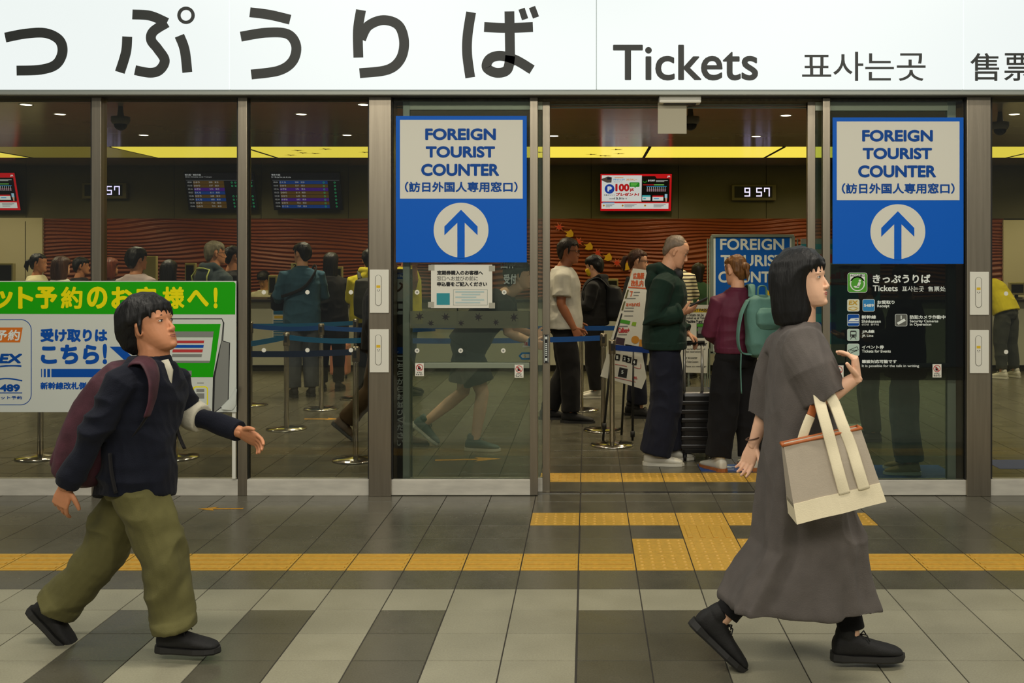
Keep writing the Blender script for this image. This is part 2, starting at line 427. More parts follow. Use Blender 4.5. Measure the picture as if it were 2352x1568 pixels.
# luminous ceiling panels over the counter
M_lum = emat('yellow_light_panel', (236, 214, 76), 1.1)
pxs = [-10.4, PX(75, 15.16), -6.22, -4.48, -2.73, -.97, .82, 2.57, 4.32, 6.07, 8.3]
names = ['far left luminous yellow ceiling panel cut by the picture edge', None, 'luminous yellow ceiling panel left of the two departure boards', 'luminous yellow ceiling panel above the two departure boards',
         'luminous yellow ceiling panel between the boards and the left blue sign', 'luminous yellow ceiling panel above the red campaign screen', 'luminous yellow ceiling panel above the digital clock at the doorway',
         'luminous yellow ceiling panel behind the right door post', 'luminous yellow ceiling panel behind the right blue sign', 'luminous yellow ceiling panel at the far right end']
for k, nm in enumerate(names):
    a, b = pxs[k], pxs[k + 1]
    if nm is None:                                     # unlit recess, its reflected yellow light put in as a faint glow
        m = MB(); m.use(emat('recess_glow', (170, 152, 60), .35)).box(a + .02, b - .02, 13.65, 15.14, CZ - .001, CZ + .03); o = struct('trim_3', m); o['label'] = 'recess between luminous ceiling panels, reflected light given as a faint glow'
        continue
    t = thing('ceiling_light_panel', nm, 'ceiling light', (a / 2 + b / 2, 14.4, CZ - .005), group='luminous ceiling panels over the counter')
    m = MB(); m.box(a + .02, b - .02, 13.65, 15.14, CZ - .002, CZ + .03); obj('diffuser', m, M_lum, t)
    m = MB(); m.box(a, a + .02, 13.63, 15.16, CZ - .006, CZ + .05); m.box(b - .02, b, 13.63, 15.16, CZ - .006, CZ + .05); obj('frame', m, M_joint, t)
    if k in (3, 5):                                    # darker leaf shaped marks on two panels
        m = MB(); rr = random.Random(k)
        for q in range(6):
            x = a + .3 + rr.random() * (b - a - .6); y = 13.8 + rr.random() * 1.1
            m.poly([Vector((x + r * math.cos(z), y + r * math.sin(z), CZ - .004)) for z, r in [(i * PI / 5, .09 if i % 2 else .03) for i in range(10)]], (0, 0, -.001))
        obj('leaf_mark', m, mat('leaf_mark_ochre', (150, 128, 40), .6), t)
# recessed downlights; the spots follow on a grid of their own
M_dl = emat('downlight_glow', (255, 240, 214), 6.0)
spots = [(138, 262, 'far left bay'), (330, 310, 'second bay'), (692, 262, 'third bay above the boards'), (797, 310, 'third bay by the wide left post'), (835, 240, 'top of the third bay'), (1272, 312, 'left edge of the open doorway'),
         (1805, 265, 'right side of the open doorway'), (1737, 313, 'above the digital clock in the doorway'), (60, 240, 'top of the far left bay'), (2330, 262, 'far right bay')]
for px, py, where in spots:
    D = (CZ - H0) * FPX / (VY - py); c = P(px, py, D); c.z = CZ
    t = thing('downlight', 'small round recessed ceiling downlight glowing at the ' + where, 'downlight', c, group='recessed ceiling downlights')
    m = MB(); m.sm = True; m.lathe(c, [(.05, -.002), (.062, -.004), (.066, 0), (.066, .03), (.05, .03)], 24); obj('trim_ring', m, M_white, t)
    m = MB(); m.cyl(c + Vector((0, 0, -.003)), .05, .01, 24); obj('lens', m, M_dl, t)
def spot(x, y, e, col=(1, .86, .60), ang=125):
    l = bpy.data.lights.new('office_spot', 'SPOT'); l.energy = e; l.color = col; l.spot_size = math.radians(ang); l.spot_blend = .9; l.shadow_soft_size = .07
    q = bpy.data.objects.new('office_spot', l); COL.objects.link(q); q.location = (x, y, CZ - .02)
for x in (-9.2, -7.4, -5.2, -3.0, -.9, 1.2, 3.3, 5.4, 7.2):  # outermost left column added to brighten the off white door
    for y, e in ((8.4, 100), (10.4, 112), (12.4, 172)): spot(x, y, e)
    spot(x, 15.3, 62, (1, .84, .52), 150)  # added row without fittings, brightens the carved back wall
# ------------------------------------------------------------------ illuminated sign over the shop front
SD = 6.93
t = thing('ticket_sign', 'long white illuminated overhead sign with large black lettering above the shop front', 'sign', (0, SD, PZ(205, SD)))
M_sign = emat('sign_face_white', (238, 245, 243), .96)
jx = [-1159, -316, 527, 1370, 2213, 3056, 3899]
for a, b in zip(jx, jx[1:]):
    m = MB(); m.pxbox(a + 1.2, -260, b - 1.2, 205, SD, .02); obj('sign_face', m, M_sign, t)
m = MB(); m.pxbox(-1159, -262, 3899, 206, SD + .021, .3); obj('sign_box', m, mat('sign_box_white', (205, 210, 205), .5), t)
M_sl = mat('sign_lettering', (44, 48, 46), .5)
SW = 22.5
kana = {'つ': [[(12, 86), (60, 77), (105, 76), (136, 92), (143, 120), (128, 148), (92, 160), (38, 162)]],
        'ふ': [[(304, 33), (345, 36), (383, 52)], [(383, 52), (352, 72), (347, 92), (362, 112), (378, 138), (367, 160), (345, 167), (310, 161)], [(292, 84), (289, 120), (275, 166)], [(412, 82), (424, 115), (430, 166)]],
        'う': [[(574, 28), (620, 34), (666, 45)], [(553, 84), (610, 75), (660, 78), (680, 105), (672, 140), (640, 162), (577, 171)]],
        'り': [[(829, 23), (822, 70), (823, 132)], [(829, 90), (845, 60), (880, 46), (915, 58), (928, 95), (920, 135), (890, 160), (826, 168)]],
        'ば': [[(1082, 28), (1074, 80), (1073, 125), (1080, 178)], [(1112, 62), (1165, 64), (1224, 62)], [(1170, 26), (1171, 90), (1172, 150)], [(1172, 128), (1165, 160), (1140, 167), (1118, 155), (1125, 135), (1150, 128), (1185, 138), (1222, 160)], [(1198, 20), (1206, 44)], [(1222, 16), (1231, 40)]]}
for ch, sts in kana.items():
    m = MB()
    for k, sgm in enumerate(sts): m.stroke(sgm, SW if not (ch == 'ば' and k >= 4) else 15, SD - .004 - k * .00002, .004)
    if ch == 'ふ': m.pxring(427, 35, 12.5, 20, SD - .004, .004, 28)
    obj('lettering', m, M_sl, t)
for s, b, w in (('Tickets', (1408, 103, 1741, 185), 1.6), ('표', (1842, 126, 1909, 176.5), .3), ('사', (1913.6, 119, 1982.7, 186), .3), ('는', (1987, 122.5, 2053, 185), .3), ('곳', (2059.6, 122.5, 2125.7, 186), .3), ('售', (2228.5, 122, 2294.7, 186), .6), ('票', (2306, 122, 2372, 186), .6), ('处', (2384, 122, 2450, 186), .6)):
    m = MB(); put_text(m, s, *b, SD, w, .003); obj('lettering', m, M_sl, t)
b_ = MB(); b_.use(M_alu).pxbox(-1159, 205.5, 3899, 217, 6.95, .1); b_.use(M_dark).pxbox(-1159, 217, 3899, 222, 7.03, .25)
struct('trim_4', b_)['label'] = 'grey aluminium beam under the illuminated sign'
# ------------------------------------------------------------------ facade frame
def post(n, x0, x1, y0, y1, D, d, m_=M_steel, label=None, foot=True):
    m = MB(); a, c = PX(x0, D), PX(x1, D); zb = 0 if foot else PZ(y1, D)
    m.use(m_).bbox(a, c, D, D + d, zb, PZ(y0, D), .003)
    o = struct('trim_%d' % n, m)
    if label: o['label'] = label
    return o
post(5, 210, 232, 218, 1138, FD, .09, label='slim steel mullion at the left of the picture')
post(6, 546, 567, 218, 1138, FD, .09, label='slim steel mullion beside the green banner')
post(7, 847, 898, 220, 1138, FD - .02, .24, label='wide steel post left of the left glass door')
post(8, 2221, 2276, 222, 1152, FD - .02, .24, label='wide steel post right of the right glass door')
post(9, 2700, 2722, 218, 1138, FD, .09)
post(10, -140, -118, 218, 1138, FD, .09)
def win(n, x0, x1, dots=()):
    m = MB(); m.use(M_dark).pxbox(x0, 218, x1, 223, FD + .02, .05).pxbox(x0, 223, x0 + 3, 1101, FD + .02, .05).pxbox(x1 - 2, 223, x1, 1101, FD + .02, .05)
    m.use(M_steel_h).bbox(PX(x0, FD), PX(x1, FD), FD, FD + .07, 0, PZ(1101, FD), .003)
    w = struct('window_%d' % n, m)
    g_ = MB(); g_.pxbox(x0 + 3, 222, x1 - 2, 1101, FD + .04, .01); obj('pane', g_, M_glass, w)
    for x, y in dots:
        d = MB(); d.use(M_white).disc(x, y, 5, FD + .037, .002); obj('glass_dot', d, None, w)
    return w
win(1, -118, 210); win(2, 232, 546); win(3, 567, 847, [(606, 671), (706, 671), (806, 671), (606, 804), (706, 804), (806, 804)])
win(4, 2276, 2700, [(2311, 674), (2311, 808)]); win(5, -700, -140); win(6, 2722, 3200)
# glass door leaves: fixed outer leaf and retracted sliding leaf on each side
def outer_leaf(n, xa, xb, stile, dy, dots=()):
    m = MB(); D = FD
    m.use(M_steel).bbox(PX(stile[0], D), PX(stile[1], D), D, D + .045, .004, PZ(222 + dy, D), .003)
    m.use(M_steel_h).bbox(PX(xa, D), PX(xb, D), D, D + .045, .004, PZ(1101 + dy * .5, D), .003)
    m.use(M_dark).pxbox(xa, 218, xb, 223, D + .01, .03)
    m.pxbox(xa if stile[0] > xa + 50 else xb - 4, 223, xa + 4 if stile[0] > xa + 50 else xb, 1101, D + .005, .035)
    w = struct('door_%d' % n, m)
    g_ = MB(); g_.pxbox(xa + 2, 223, xb - 2, 1101, D + .018, .008); obj('pane', g_, M_glass, w)
    for x, y in dots: obj('glass_dot', MB().use(M_white).disc(x, y, 5.4, D + .015, .002).use(M_alu).disc(x, y, 2.4, D + .0145, .001), None, w)
    return w
dl = outer_leaf(1, 898, 1218, (1217, 1235), 0, [(958, 671), (1158, 671), (958, 805), (1058, 805), (1156, 805)])
dr = outer_leaf(2, 1907, 2221, (1890, 1907), 3)
def inner_leaf(n, xa, xb, lead, tail, dy, gm):
    D = 7.15; m = MB()
    for s in (lead, tail): m.use(M_steel if s is lead else M_alu_d).bbox(PX(s[0], D), PX(s[1], D), D, D + .045, .007, PZ(228 + dy, D), .003)
    m.use(M_bar).bbox(PX(xa, D), PX(xb, D), D + .002, D + .043, PZ(252 + dy, D), PZ(232 + dy, D), .003)
    m.use(M_steel_h).bbox(PX(xa, D), PX(xb, D), D + .002, D + .043, .007, PZ(1098 + dy, D), .003)
    w = struct('door_%d' % n, m)
    g_ = MB(); g_.pxbox(xa + 4, 250 + dy, xb - 4, 1099, D + .018, .008); obj('pane', g_, gm, w)
    return w
il = inner_leaf(3, 925, 1263, (1246, 1263), (925, 941), 0, M_glass2)
ir = inner_leaf(4, 1855, 2196, (1855, 1873), (2176, 2196), 2, M_glass3)
m = MB(); m.use(M_bar).bbox(PX(955, 7.11), PX(1217, 7.11), 7.095, 7.135, PZ(845, 7.11), PZ(832, 7.11), .004); obj('push_bar', m, None, dl)
m = MB(); m.use(M_alu_d).bbox(PX(1907, 7.11), PX(2180, 7.11), 7.095, 7.135, PZ(846, 7.11), PZ(834, 7.11), .004); obj('push_bar', m, None, dr)
for x0, lf in ((1247.5, il), (1857.5, ir)):
    m = MB(); m.use(M_black).pxbox(x0 + 1, 768, x0 + 13, 834, 7.145, .006, b=.003)
    m.use(M_wprint).pxbox(x0 + 2.2, 769.5, x0 + 3, 832.5, 7.1445, .001).pxbox(x0 + 11, 769.5, x0 + 11.8, 832.5, 7.1445, .001)
    for k in range(7): m.pxbox(x0 + 5, 788 + k * 4.4, x0 + 9, 790.5 + k * 4.4, 7.1445, .001)
    m.pxbox(x0 + 4.5, 773, x0 + 9.5, 779, 7.1445, .001).pxbox(x0 + 4.5, 822, x0 + 9.5, 828, 7.1445, .001)
    obj('handle_sticker', m, None, lf)
# header over the opening with track, sensor and hanging paper
hd = MB(); hd.use(mat('concrete_header', (96, 91, 76), .9, noise=.3, scale=30, bump=.5, bscale=80)).box(PX(898, 7.2), PX(2221, 7.2), 7.12, 7.3, PZ(232, 7.12), PZ(218, 7.12) + .1)
hd.use(M_alu_d).box(PX(898, 7.2), PX(2221, 7.2), 7.27, 7.31, PZ(242, 7.27), PZ(238, 7.27))
hd.use(M_alu_d).box(PX(898, 7.2), PX(2221, 7.2), 7.27, 7.31, PZ(248, 7.27), PZ(245, 7.27))
struct('trim_11', hd)['label'] = 'rough header and door track above the opening'
t = thing('door_sensor', 'white automatic door sensor box under the beam over the doorway', 'sensor', P(1562, 234, 7.02))
m = MB(); a, c = P(1514, 236, 7.0), P(1611, 219, 7.0); m.bbox(a.x, c.x, 7.0, 7.12, a.z, c.z, .012); obj('housing', m, M_white, t)
m = MB(); m.use(M_black).box(PX(1525, 7.0), PX(1600, 7.0), 7.02, 7.10, a.z - .004, a.z + .002); obj('lens', m, None, t)
m = MB(); m.pxbox(1511, 236, 1577, 307, 7.06, .001); tag(obj('hanging_paper', m, mat('grey_paper', (176, 170, 148), .9)), 'plain grey paper sheet hanging below the door sensor', 'paper')
# ------------------------------------------------------------------ blue counter signs on the door glass
def tourist_sign(dx, dy, label):
    D = 7.062; t = thing('tourist_counter_sign', label, 'sign', P(1059 + dx, 602 + dy, D), group='blue counter signs on the glass doors')
    m = MB(); m.pxbox(909 + dx, 266 + dy, 1210 + dx, 602.5 + dy, D, .006, b=.002); obj('panel', m, M_blue, t)
    m = MB(); m.pxbox(918.7 + dx, 275.3 + dy, 1200.6 + dx, 456 + dy, D - .0015, .001); obj('text_panel', m, M_paper, t)
    for s, b, w in (('FOREIGN', (976.7, 294.8, 1139, 321.8), 1.5), ('TOURIST', (978, 335.8, 1137, 362), 1.5), ('COUNTER', (967.5, 376, 1146.5, 404), 1.5), ('（訪日外国人専用窓口）', (930, 417, 1189, 441.5), .8)):
        m = MB(); put_text(m, s, b[0] + dx, b[1] + dy, b[2] + dx, b[3] + dy, D, w, .003); obj('lettering', m, M_navy, t)
    m = MB(); m.disc(1059 + dx, 528.4 + dy, 63, D - .0015, .001, 64); d = obj('arrow_disc', m, M_paper, t)
    m = MB()
    m.pxpoly([(1059 + dx, 481.4 + dy), (1020.8 + dx, 519.9 + dy), (1020.8 + dx, 540 + dy), (1059 + dx, 503 + dy)], D - .0025, .0008)
    m.pxpoly([(1059 + dx, 481.4 + dy), (1059 + dx, 503 + dy), (1096.8 + dx, 540 + dy), (1096.8 + dx, 519.9 + dy)], D - .0025, .0008)
    m.pxbox(1050.5 + dx, 495 + dy, 1067.3 + dx, 593 + dy, D - .0026, .0008); obj('arrow', m, M_blue, d)
tourist_sign(0, 0, 'blue and white upward arrow counter sign on the left glass door')
tourist_sign(1003.3, 3.5, 'blue and white upward arrow counter sign on the right glass door')
# ------------------------------------------------------------------ notice taped to the left door
D = 7.075
t = thing('paper_notice', 'white paper notice taped to the left glass door below the blue sign', 'notice', P(1060, 707, D))
m = MB(); m.pxbox(990, 607.6, 1130.7, 707, D, .001); obj('sheet', m, M_paper, t)
M_tape = mat('clear_tape', (168, 166, 150), .3)
for x, y in ((984, 608), (1123, 610), (983, 693), (1123, 695)):
    m = MB(); m.pxbox(x, y, x + 14, y + 13, D - .001, .0008); obj('tape', m, M_tape, t)
for s, b, w, mm in (('定期券購入のお客様へ', (1003.8, 621, 1109.4, 631.5), .55, M_black), ('窓口へお並びの前に', (1003.8, 634, 1097.6, 644.4), 0, M_black), ('申込書をご記入ください', (1003.8, 646.9, 1119, 657.6), .55, M_black)):
    m = MB(); put_text(m, s, *b, D, w, .0012); obj('lettering', m, mm, t)
M_pale = mat('pale_blue_form', (178, 200, 198), .8); M_teal = mat('teal_print', (40, 140, 150), .7)
m = MB(); m.use(mat('form_line', (150, 160, 150), .8))
for y in (664.7, 700): m.pxbox(1041, y, 1119.6, y + .8, D - .0012, .0008)
for x in (1041, 1119): m.pxbox(x, 664.7, x + .8, 700.8, D - .0012, .0008)
m.use(M_pale)
for k in range(5): m.pxbox(1046 + (k % 2) * 14, 668 + k * 6.2, 1112 - (k % 3) * 9, 671.5 + k * 6.2, D - .0012, .0008)
obj('form_picture', m, None, t)
m = MB(); m.use(M_teal).pxpoly([(1003, 673), (1033, 673), (1033, 700), (1003, 700)], D - .0012, .0008); obj('teal_patch', m, None, t)
# maple band, stickers, small decals on the left door
t = thing('leaf_band', 'translucent grey band with maple leaf shapes across the left glass door', 'glass decal', P(1079, 753, 7.086))
m = MB(); m.pxbox(942, 714, 1217, 753.5, 7.084, .001); obj('film', m, glass_mat('frosted_band', (.5, .52, .46), milk=.34, milkc=(128, 134, 112)), t)
def maple(m, px, py, r, D, th=.001, rot=0):
    pts = []
    for k in range(14):
        a = -PI / 2 + rot + k * PI / 7; rr = r * (1 if k % 2 == 0 else .36)
        if k == 6 or k == 8: rr *= .8
        pts.append((px + rr * math.cos(a), py + rr * math.sin(a)))
    return m.pxpoly(pts, D, th)
for k, (x, y) in enumerate(((963.6, 727), (989.5, 742), (1023.3, 727.8), (1058.7, 742), (1098.5, 727.8), (1138.7, 740), (1180.2, 728.6))):
    m = MB(); maple(m, x, y, 11 if k % 2 == 0 else 8.5, 7.0825, rot=.3 * k); obj('maple_leaf', m, M_black, t)
M_red = mat('red_print', (186, 48, 48), .6)
def hand_sticker(x0, y0, x1, y1, label):
    D = 7.081; t = thing('warning_sticker', label, 'sticker', P((x0 + x1) / 2, y1, D), group='mind your fingers stickers on the doors')
    w = x1 - x0; m = MB(); m.pxbox(x0, y0, x1, y1, D, .001); obj('sheet', m, M_white, t)
    cx, cy = (x0 + x1) / 2, y0 + w * .5; r = w * .4
    m = MB(); m.use(M_red).pxring(cx, cy, r - 1.4, r, D - .0012, .0008); m.pxpoly([(cx - r * .7, cy - r * .55), (cx - r * .55, cy - r * .7), (cx + r * .7, cy + r * .55), (cx + r * .55, cy + r * .7)], D - .0014, .0008)
    m.use(M_black).pxbox(cx - 2.2, cy - 4, cx + .5, cy + 3.5, D - .0011, .0006).pxbox(cx - 3.5, cy - 1, cx + 3, cy + 4.5, D - .0011, .0006); obj('prohibition_symbol', m, None, t)
    m = MB(); put_text(m, 'ドアに', cx - 6, y0 + w * .98, cx + 6, y0 + w * 1.18, D, .2, .0012); put_text(m, 'ちゅうい', cx - 8, y0 + w * 1.2, cx + 8, y0 + w * 1.4, D, .2, .0012); obj('lettering', m, M_black, t)
hand_sticker(953.5, 833.8, 973.6, 863.4, 'white no touching sticker at the left end of the left door push bar')
hand_sticker(1182, 837, 1202.4, 867, 'white no touching sticker at the right end of the left door push bar')
hand_sticker(1916.6, 838.8, 1937.5, 868.5, 'white no touching sticker beside the raised hand of the woman')
hand_sticker(2142, 836, 2162.4, 866.5, 'white no touching sticker on the right door below the camera notice')
m = MB(); m.use(M_white).pxpoly([(1218, 769), (1199, 797), (1218, 797)], 7.145, .001); m.use(mat('sky_blue_print', (30, 128, 190), .6)).pxpoly([(1214, 778), (1217, 776), (1217, 795), (1213, 793)], 7.1435, .001)
put_text(m.use(M_red), '注', 1204, 785, 1213, 793, 7.1435, .3); tag(obj('caution_sticker', m), 'white triangular caution sticker at the edge of the left door', 'sticker')
m = MB(); m.use(mat('sky_blue_print', (30, 128, 190), .6)).pxpoly([(1191, 817), (1198, 809), (1217, 809), (1217, 826), (1198, 826)], 7.145, .001); m.use(M_white).pxpoly([(1196, 817), (1200, 813), (1216, 813), (1216, 822), (1200, 822)], 7.1435, .001)
put_text(m.use(mat('ochre_print', (190, 150, 30), .6)), 'G', 1203, 814, 1208, 821, 7.142, .3); tag(obj('arrow_sticker', m), 'small blue arrow shaped sticker at the edge of the left door', 'sticker')
gl_t = thing('group_lettering', 'white lettering on the glass below the right corner of the blue sign', 'lettering', P(1168, 652, 7.15))
for s, b in (('団', (1150, 590, 1166, 616)), ('体', (1167, 590, 1184, 616)), ('受', (1157, 629, 1171, 652)), ('付', (1172, 629, 1186, 652))): m = MB(); put_text(m, s, *b, 7.148, .7); obj('lettering', m, M_wprint, gl_t)
# ------------------------------------------------------------------ decal on the right door
t = thing('ticket_decal', 'dark film decal with white lettering and service icons on the right glass door', 'glass decal', P(2063, 873, 7.083))
m = MB(); m.pxbox(1909, 607, 2219, 873, 7.085, .001)
obj('dark_film', m, glass_mat('dark_film', (.46, .48, .48)), t)
D = 7.084
for s, b, w in (('きっぷうりば', (2004.5, 630, 2137, 650), .7), ('Tickets', (2004.5, 655, 2062, 668.6), .35), ('표사는곳', (2072, 657, 2122, 669.5), .15), ('售票处', (2131, 657.5, 2172, 669), .15), ('お受取り', (2014.7, 689.5, 2054.5, 698), .35), ('Receipt', (2014.7, 699, 2043, 707.5), .2),
                ('新幹線', (1979, 723.5, 2012, 732), .35), ('Shinkansen', (1979, 734, 2023, 741), .2), ('신칸센  新干线', (1979, 742.6, 2018.5, 747.6), 0), ('防犯カメラ作動中', (2089.6, 723.5, 2171.5, 732.5), .35), ('Security Cameras', (2089.6, 734, 2155, 742), .2), ('in Operation', (2089.6, 741.5, 2139, 749.5), .2),
                ('JR線', (1979.5, 757.4, 2008.8, 765.7), .35), ('JR Line', (1979.5, 768, 2005.8, 775), .2), ('イベント券', (1979.5, 792.6, 2030.4, 801), .35), ('Tickets for Events', (1979.5, 802.7, 2046, 809.6), .2), ('筆談対応可能です', (1979.5, 826, 2059.5, 834), .35), ('It is possible for the talk in writing', (1979.5, 837, 2111, 844.5), .15)):
    m = MB(); put_text(m, s, *b, D, w, .001); obj('lettering', m, M_wprint, t)
def rrect(m, x0, y0, x1, y1, r, D, th=.0008):
    pts = []
    for cx, cy, a0 in ((x1 - r, y0 + r, -PI / 2), (x1 - r, y1 - r, 0), (x0 + r, y1 - r, PI / 2), (x0 + r, y0 + r, PI)):
        for k in range(5): a = a0 + k * PI / 8; pts.append((cx + r * math.cos(a), cy + r * math.sin(a)))
    return m.pxpoly(pts, D, th)
M_green = mat('green_print', (70, 156, 32), .6); M_mint = mat('mint_print', (176, 200, 186), .6)
def icon(x0, y0, w, mm, fn, lab):
    m = MB(); m.use(M_wprint); rrect(m, x0, y0, x0 + w, y0 + w, w * .13, D - .0008); m.use(mm); rrect(m, x0 + .9, y0 + .9, x0 + w - .9, y0 + w - .9, w * .11, D - .0017)
    fn(m, x0, y0, w); o = obj('service_icon', m, None, t); o['label'] = lab
Di = D - .0026
def ic_seat(m, x, y, w):
    m.use(M_wprint).pxbox(x + w * .12, y + w * .06, x + w * .88, y + w * .42, Di, .0008); m.disc(x + w / 2, y + w * .55, w * .38, Di, .0008, 28)
    m.use(M_green).disc(x + w / 2, y + w * .56, w * .32, Di - .001, .0008, 28); put_text(m.use(M_black), 'みどりの窓口', x + w * .15, y + w * .08, x + w * .85, y + w * .2, Di, .15, .0015)
    m.use(M_wprint); m.disc(x + w * .62, y + w * .4, w * .06, Di - .002, .0008, 12); m.pxpoly([(x + w * .56, y + w * .47), (x + w * .68, y + w * .5), (x + w * .6, y + w * .7), (x + w * .45, y + w * .7)], Di - .002, .0008)
    m.pxpoly([(x + w * .3, y + w * .68), (x + w * .6, y + w * .66), (x + w * .58, y + w * .76), (x + w * .38, y + w * .76)], Di - .002, .0008)
icon(1946.6, 626, 45.6, M_green, ic_seat, 'green seat reservation icon')
def ic_ex(m, x, y, w):
    put_text(m.use(mat('ochre_print', (190, 150, 30), .6)), 'EX', x + w * .15, y + w * .1, x + w * .85, y + w * .46, Di, .5, .001, .15); m.stroke([(x + w * .1, y + w * .72), (x + w * .5, y + w * .62), (x + w * .9, y + w * .75)], 1.2, Di, .0008); m.stroke([(x + w * .1, y + w * .8), (x + w * .5, y + w * .9), (x + w * .8, y + w * .8)], 1.6, Di, .0008)
icon(1946, 687, 28, mat('cream_print', (214, 212, 178), .6), ic_ex, 'cream EX icon')
icon(1981.2, 687, 28, mat('sky_blue_print', (30, 128, 190), .6), lambda m, x, y, w: put_text(m.use(M_wprint), '5489', x + w * .1, y + w * .38, x + w * .92, y + w * .64, Di, .4, .001), 'blue 5489 icon')
def ic_train(m, x, y, w):
    m.use(M_wprint).pxbox(x + w * .06, y + w * .68, x + w * .94, y + w * .74, Di, .0008); m.pxpoly([(x + w * .06, y + w * .6), (x + w * .3, y + w * .36), (x + w * .94, y + w * .32), (x + w * .94, y + w * .6)], Di, .0008)
    m.use(M_navy)
    for k in range(3): m.pxbox(x + w * (.62 + .1 * k), y + w * .4, x + w * (.69 + .1 * k), y + w * .46, Di - .001, .0008)
icon(1946, 721, 28, M_navy, ic_train, 'blue bullet train icon')
def ic_cam(m, x, y, w):
    m.use(M_wprint).pxbox(x + w * .46, y + w * .12, x + w * .55, y + w * .42, Di, .0008); m.pxpoly([(x + w * .15, y + w * .72), (x + w * .75, y + w * .36), (x + w * .88, y + w * .55), (x + w * .28, y + w * .88)], Di, .0008)
icon(2055.8, 721, 28, mat('grey_print', (92, 94, 88), .6), ic_cam, 'grey security camera icon')
def ic_jr(m, x, y, w):
    m.use(M_black); rrect(m, x + w * .24, y + w * .14, x + w * .76, y + w * .72, w * .12, Di); m.use(M_mint).pxbox(x + w * .3, y + w * .26, x + w * .7, y + w * .46, Di - .001, .0008)
    m.disc(x + w * .35, y + w * .6, w * .05, Di - .001, .0008, 10); m.disc(x + w * .65, y + w * .6, w * .05, Di - .001, .0008, 10)
    m.use(M_black).stroke([(x + w * .36, y + w * .74), (x + w * .26, y + w * .88)], 1.3, Di, .0008).stroke([(x + w * .64, y + w * .74), (x + w * .74, y + w * .88)], 1.3, Di, .0008)
icon(1946, 755, 27.8, M_mint, ic_jr, 'pale train front icon')
def ic_tk(m, x, y, w):
    q = [(x + w * .1, y + w * .55), (x + w * .82, y + w * .25), (x + w * .92, y + w * .5), (x + w * .2, y + w * .82)]
    for a, b in zip(q, q[1:] + q[:1]): m.use(M_black).stroke([a, b], 1.2, Di, .0008)
    put_text(m, 'Ticket', x + w * .22, y + w * .46, x + w * .8, y + w * .62, Di, .1, .001)
icon(1946, 789, 27.8, M_mint, ic_tk, 'pale ticket icon')
# ------------------------------------------------------------------ white push plates on the wide posts
def plate(x0, y0, x1, y1, label):
    D = FD - .032; t = thing('wall_plate', label, 'plate', P((x0 + x1) / 2, y1, D), group='white plates on the wide door posts')
    m = MB(); m.pxbox(x0, y0, x1, y1, D, .012, b=.002); obj('plate', m, M_white, t)
    cx = (x0 + x1) / 2 - 2; m = MB(); a, b = y0 + 12, y1 - 24; r = 7.5
    pts = [(cx + r * math.cos(q), a + r + r * math.sin(q)) for q in [PI + k * PI / 8 for k in range(9)]] + [(cx + r * math.cos(q), b + r * math.sin(q)) for q in [k * PI / 8 for k in range(9)]]
    m.pxpoly(pts, D - .002, .003); rim = obj('oval_button', m, mat('plate_outline', (128, 126, 116), .5), t)
    m = MB(); m.pxpoly([(cx + (x - cx) * .84, (y - (a + b) / 2) * .98 + (a + b) / 2) for x, y in pts], D - .003, .003); obj('button_face', m, M_white, rim)
    m = MB(); m.use(mat('yellow_label', (222, 184, 24), .6)).pxbox(cx - 4.5, y0 + 36, cx + 4.5, y0 + 42, D - .0036, .001); m.use(M_black).disc(cx - 2.2, y0 + 47, 1, D - .0036, .001, 8).disc(cx + 2.6, y0 + 47, 1.1, D - .0036, .001, 8).pxbox(cx - 2, y0 + 49.6, cx + 2, y0 + 50.3, D - .0036, .001)
    obj('yellow_label', m, None, t)
    return t
plate(849, 619, 893, 718.5, 'white plate with oval button, upper one on the post left of the left door')
plate(849, 756, 893, 855, 'white plate with oval button, lower one on the post left of the left door')
plate(2228, 624, 2271.5, 723, 'white plate with oval button, upper one on the post right of the right door')
plate(2228, 758, 2271.5, 857, 'white plate with oval button, lower one on the post right of the right door')
# ------------------------------------------------------------------ green and white reservation banner
D = 7.045
t = thing('reservation_banner', 'large green and white ticket collection banner fixed outside the left windows', 'banner', P(200, 946, D))
M_bw = mat('banner_white', (206, 211, 202), .55); M_bg = mat('banner_green', (26, 166, 0), .55, spec=.2); M_by = mat('banner_yellow', (238, 226, 0), .55, spec=.2); M_bb = mat('banner_blue', (4, 78, 170), .55, spec=.2); M_org = mat('banner_orange', (214, 112, 20), .55); M_bgrey = mat('banner_grey', (128, 130, 124), .55)
m = MB(); m.pxbox(-140, 645, 543, 946, D, .003); obj('sheet', m, M_bw, t)
m = MB(); m.pxpoly([(-140, 647), (537, 647), (541, 651), (540, 722), (-140, 720)], D - .001, .0008); obj('header_band', m, M_bg, t)
m = MB()
for ch, a, b in (('ネ', -98, -52), ('ッ', -40, 30), ('ト', 42, 77), ('予', 82, 132), ('約', 140, 190), ('の', 200, 247), ('お', 256, 304), ('客', 312, 361), ('様', 373, 424), ('へ', 430, 480), ('!', 491, 500)):
    y0, y1 = (658, 709)
    if ch == 'へ': y0, y1 = 666, 704
    if ch == '!': y0 = 660; y1 = 708
    if ch == 'ッ': a, b, y0, y1 = -14, 30, 668, 708
    put_text(m, ch, a, y0, b, y1, D, 2.4 if ch not in '約様客' else 1.7, .0025)
obj('lettering', m, M_by, t)
m = MB(); put_text(m, '受け取りは', 93, 754, 247, 785, D, 1.6, .0015); put_text(m, 'こちら', 94, 791, 228, 836, D, 2.6, .0015); put_text(m, '!', 236, 789, 246, 836, D, 2.2, .0015); put_text(m, '新幹線改札側券売機', 93, 877, 252, 894, D, .7, .0015); obj('lettering', m, M_bb, t)
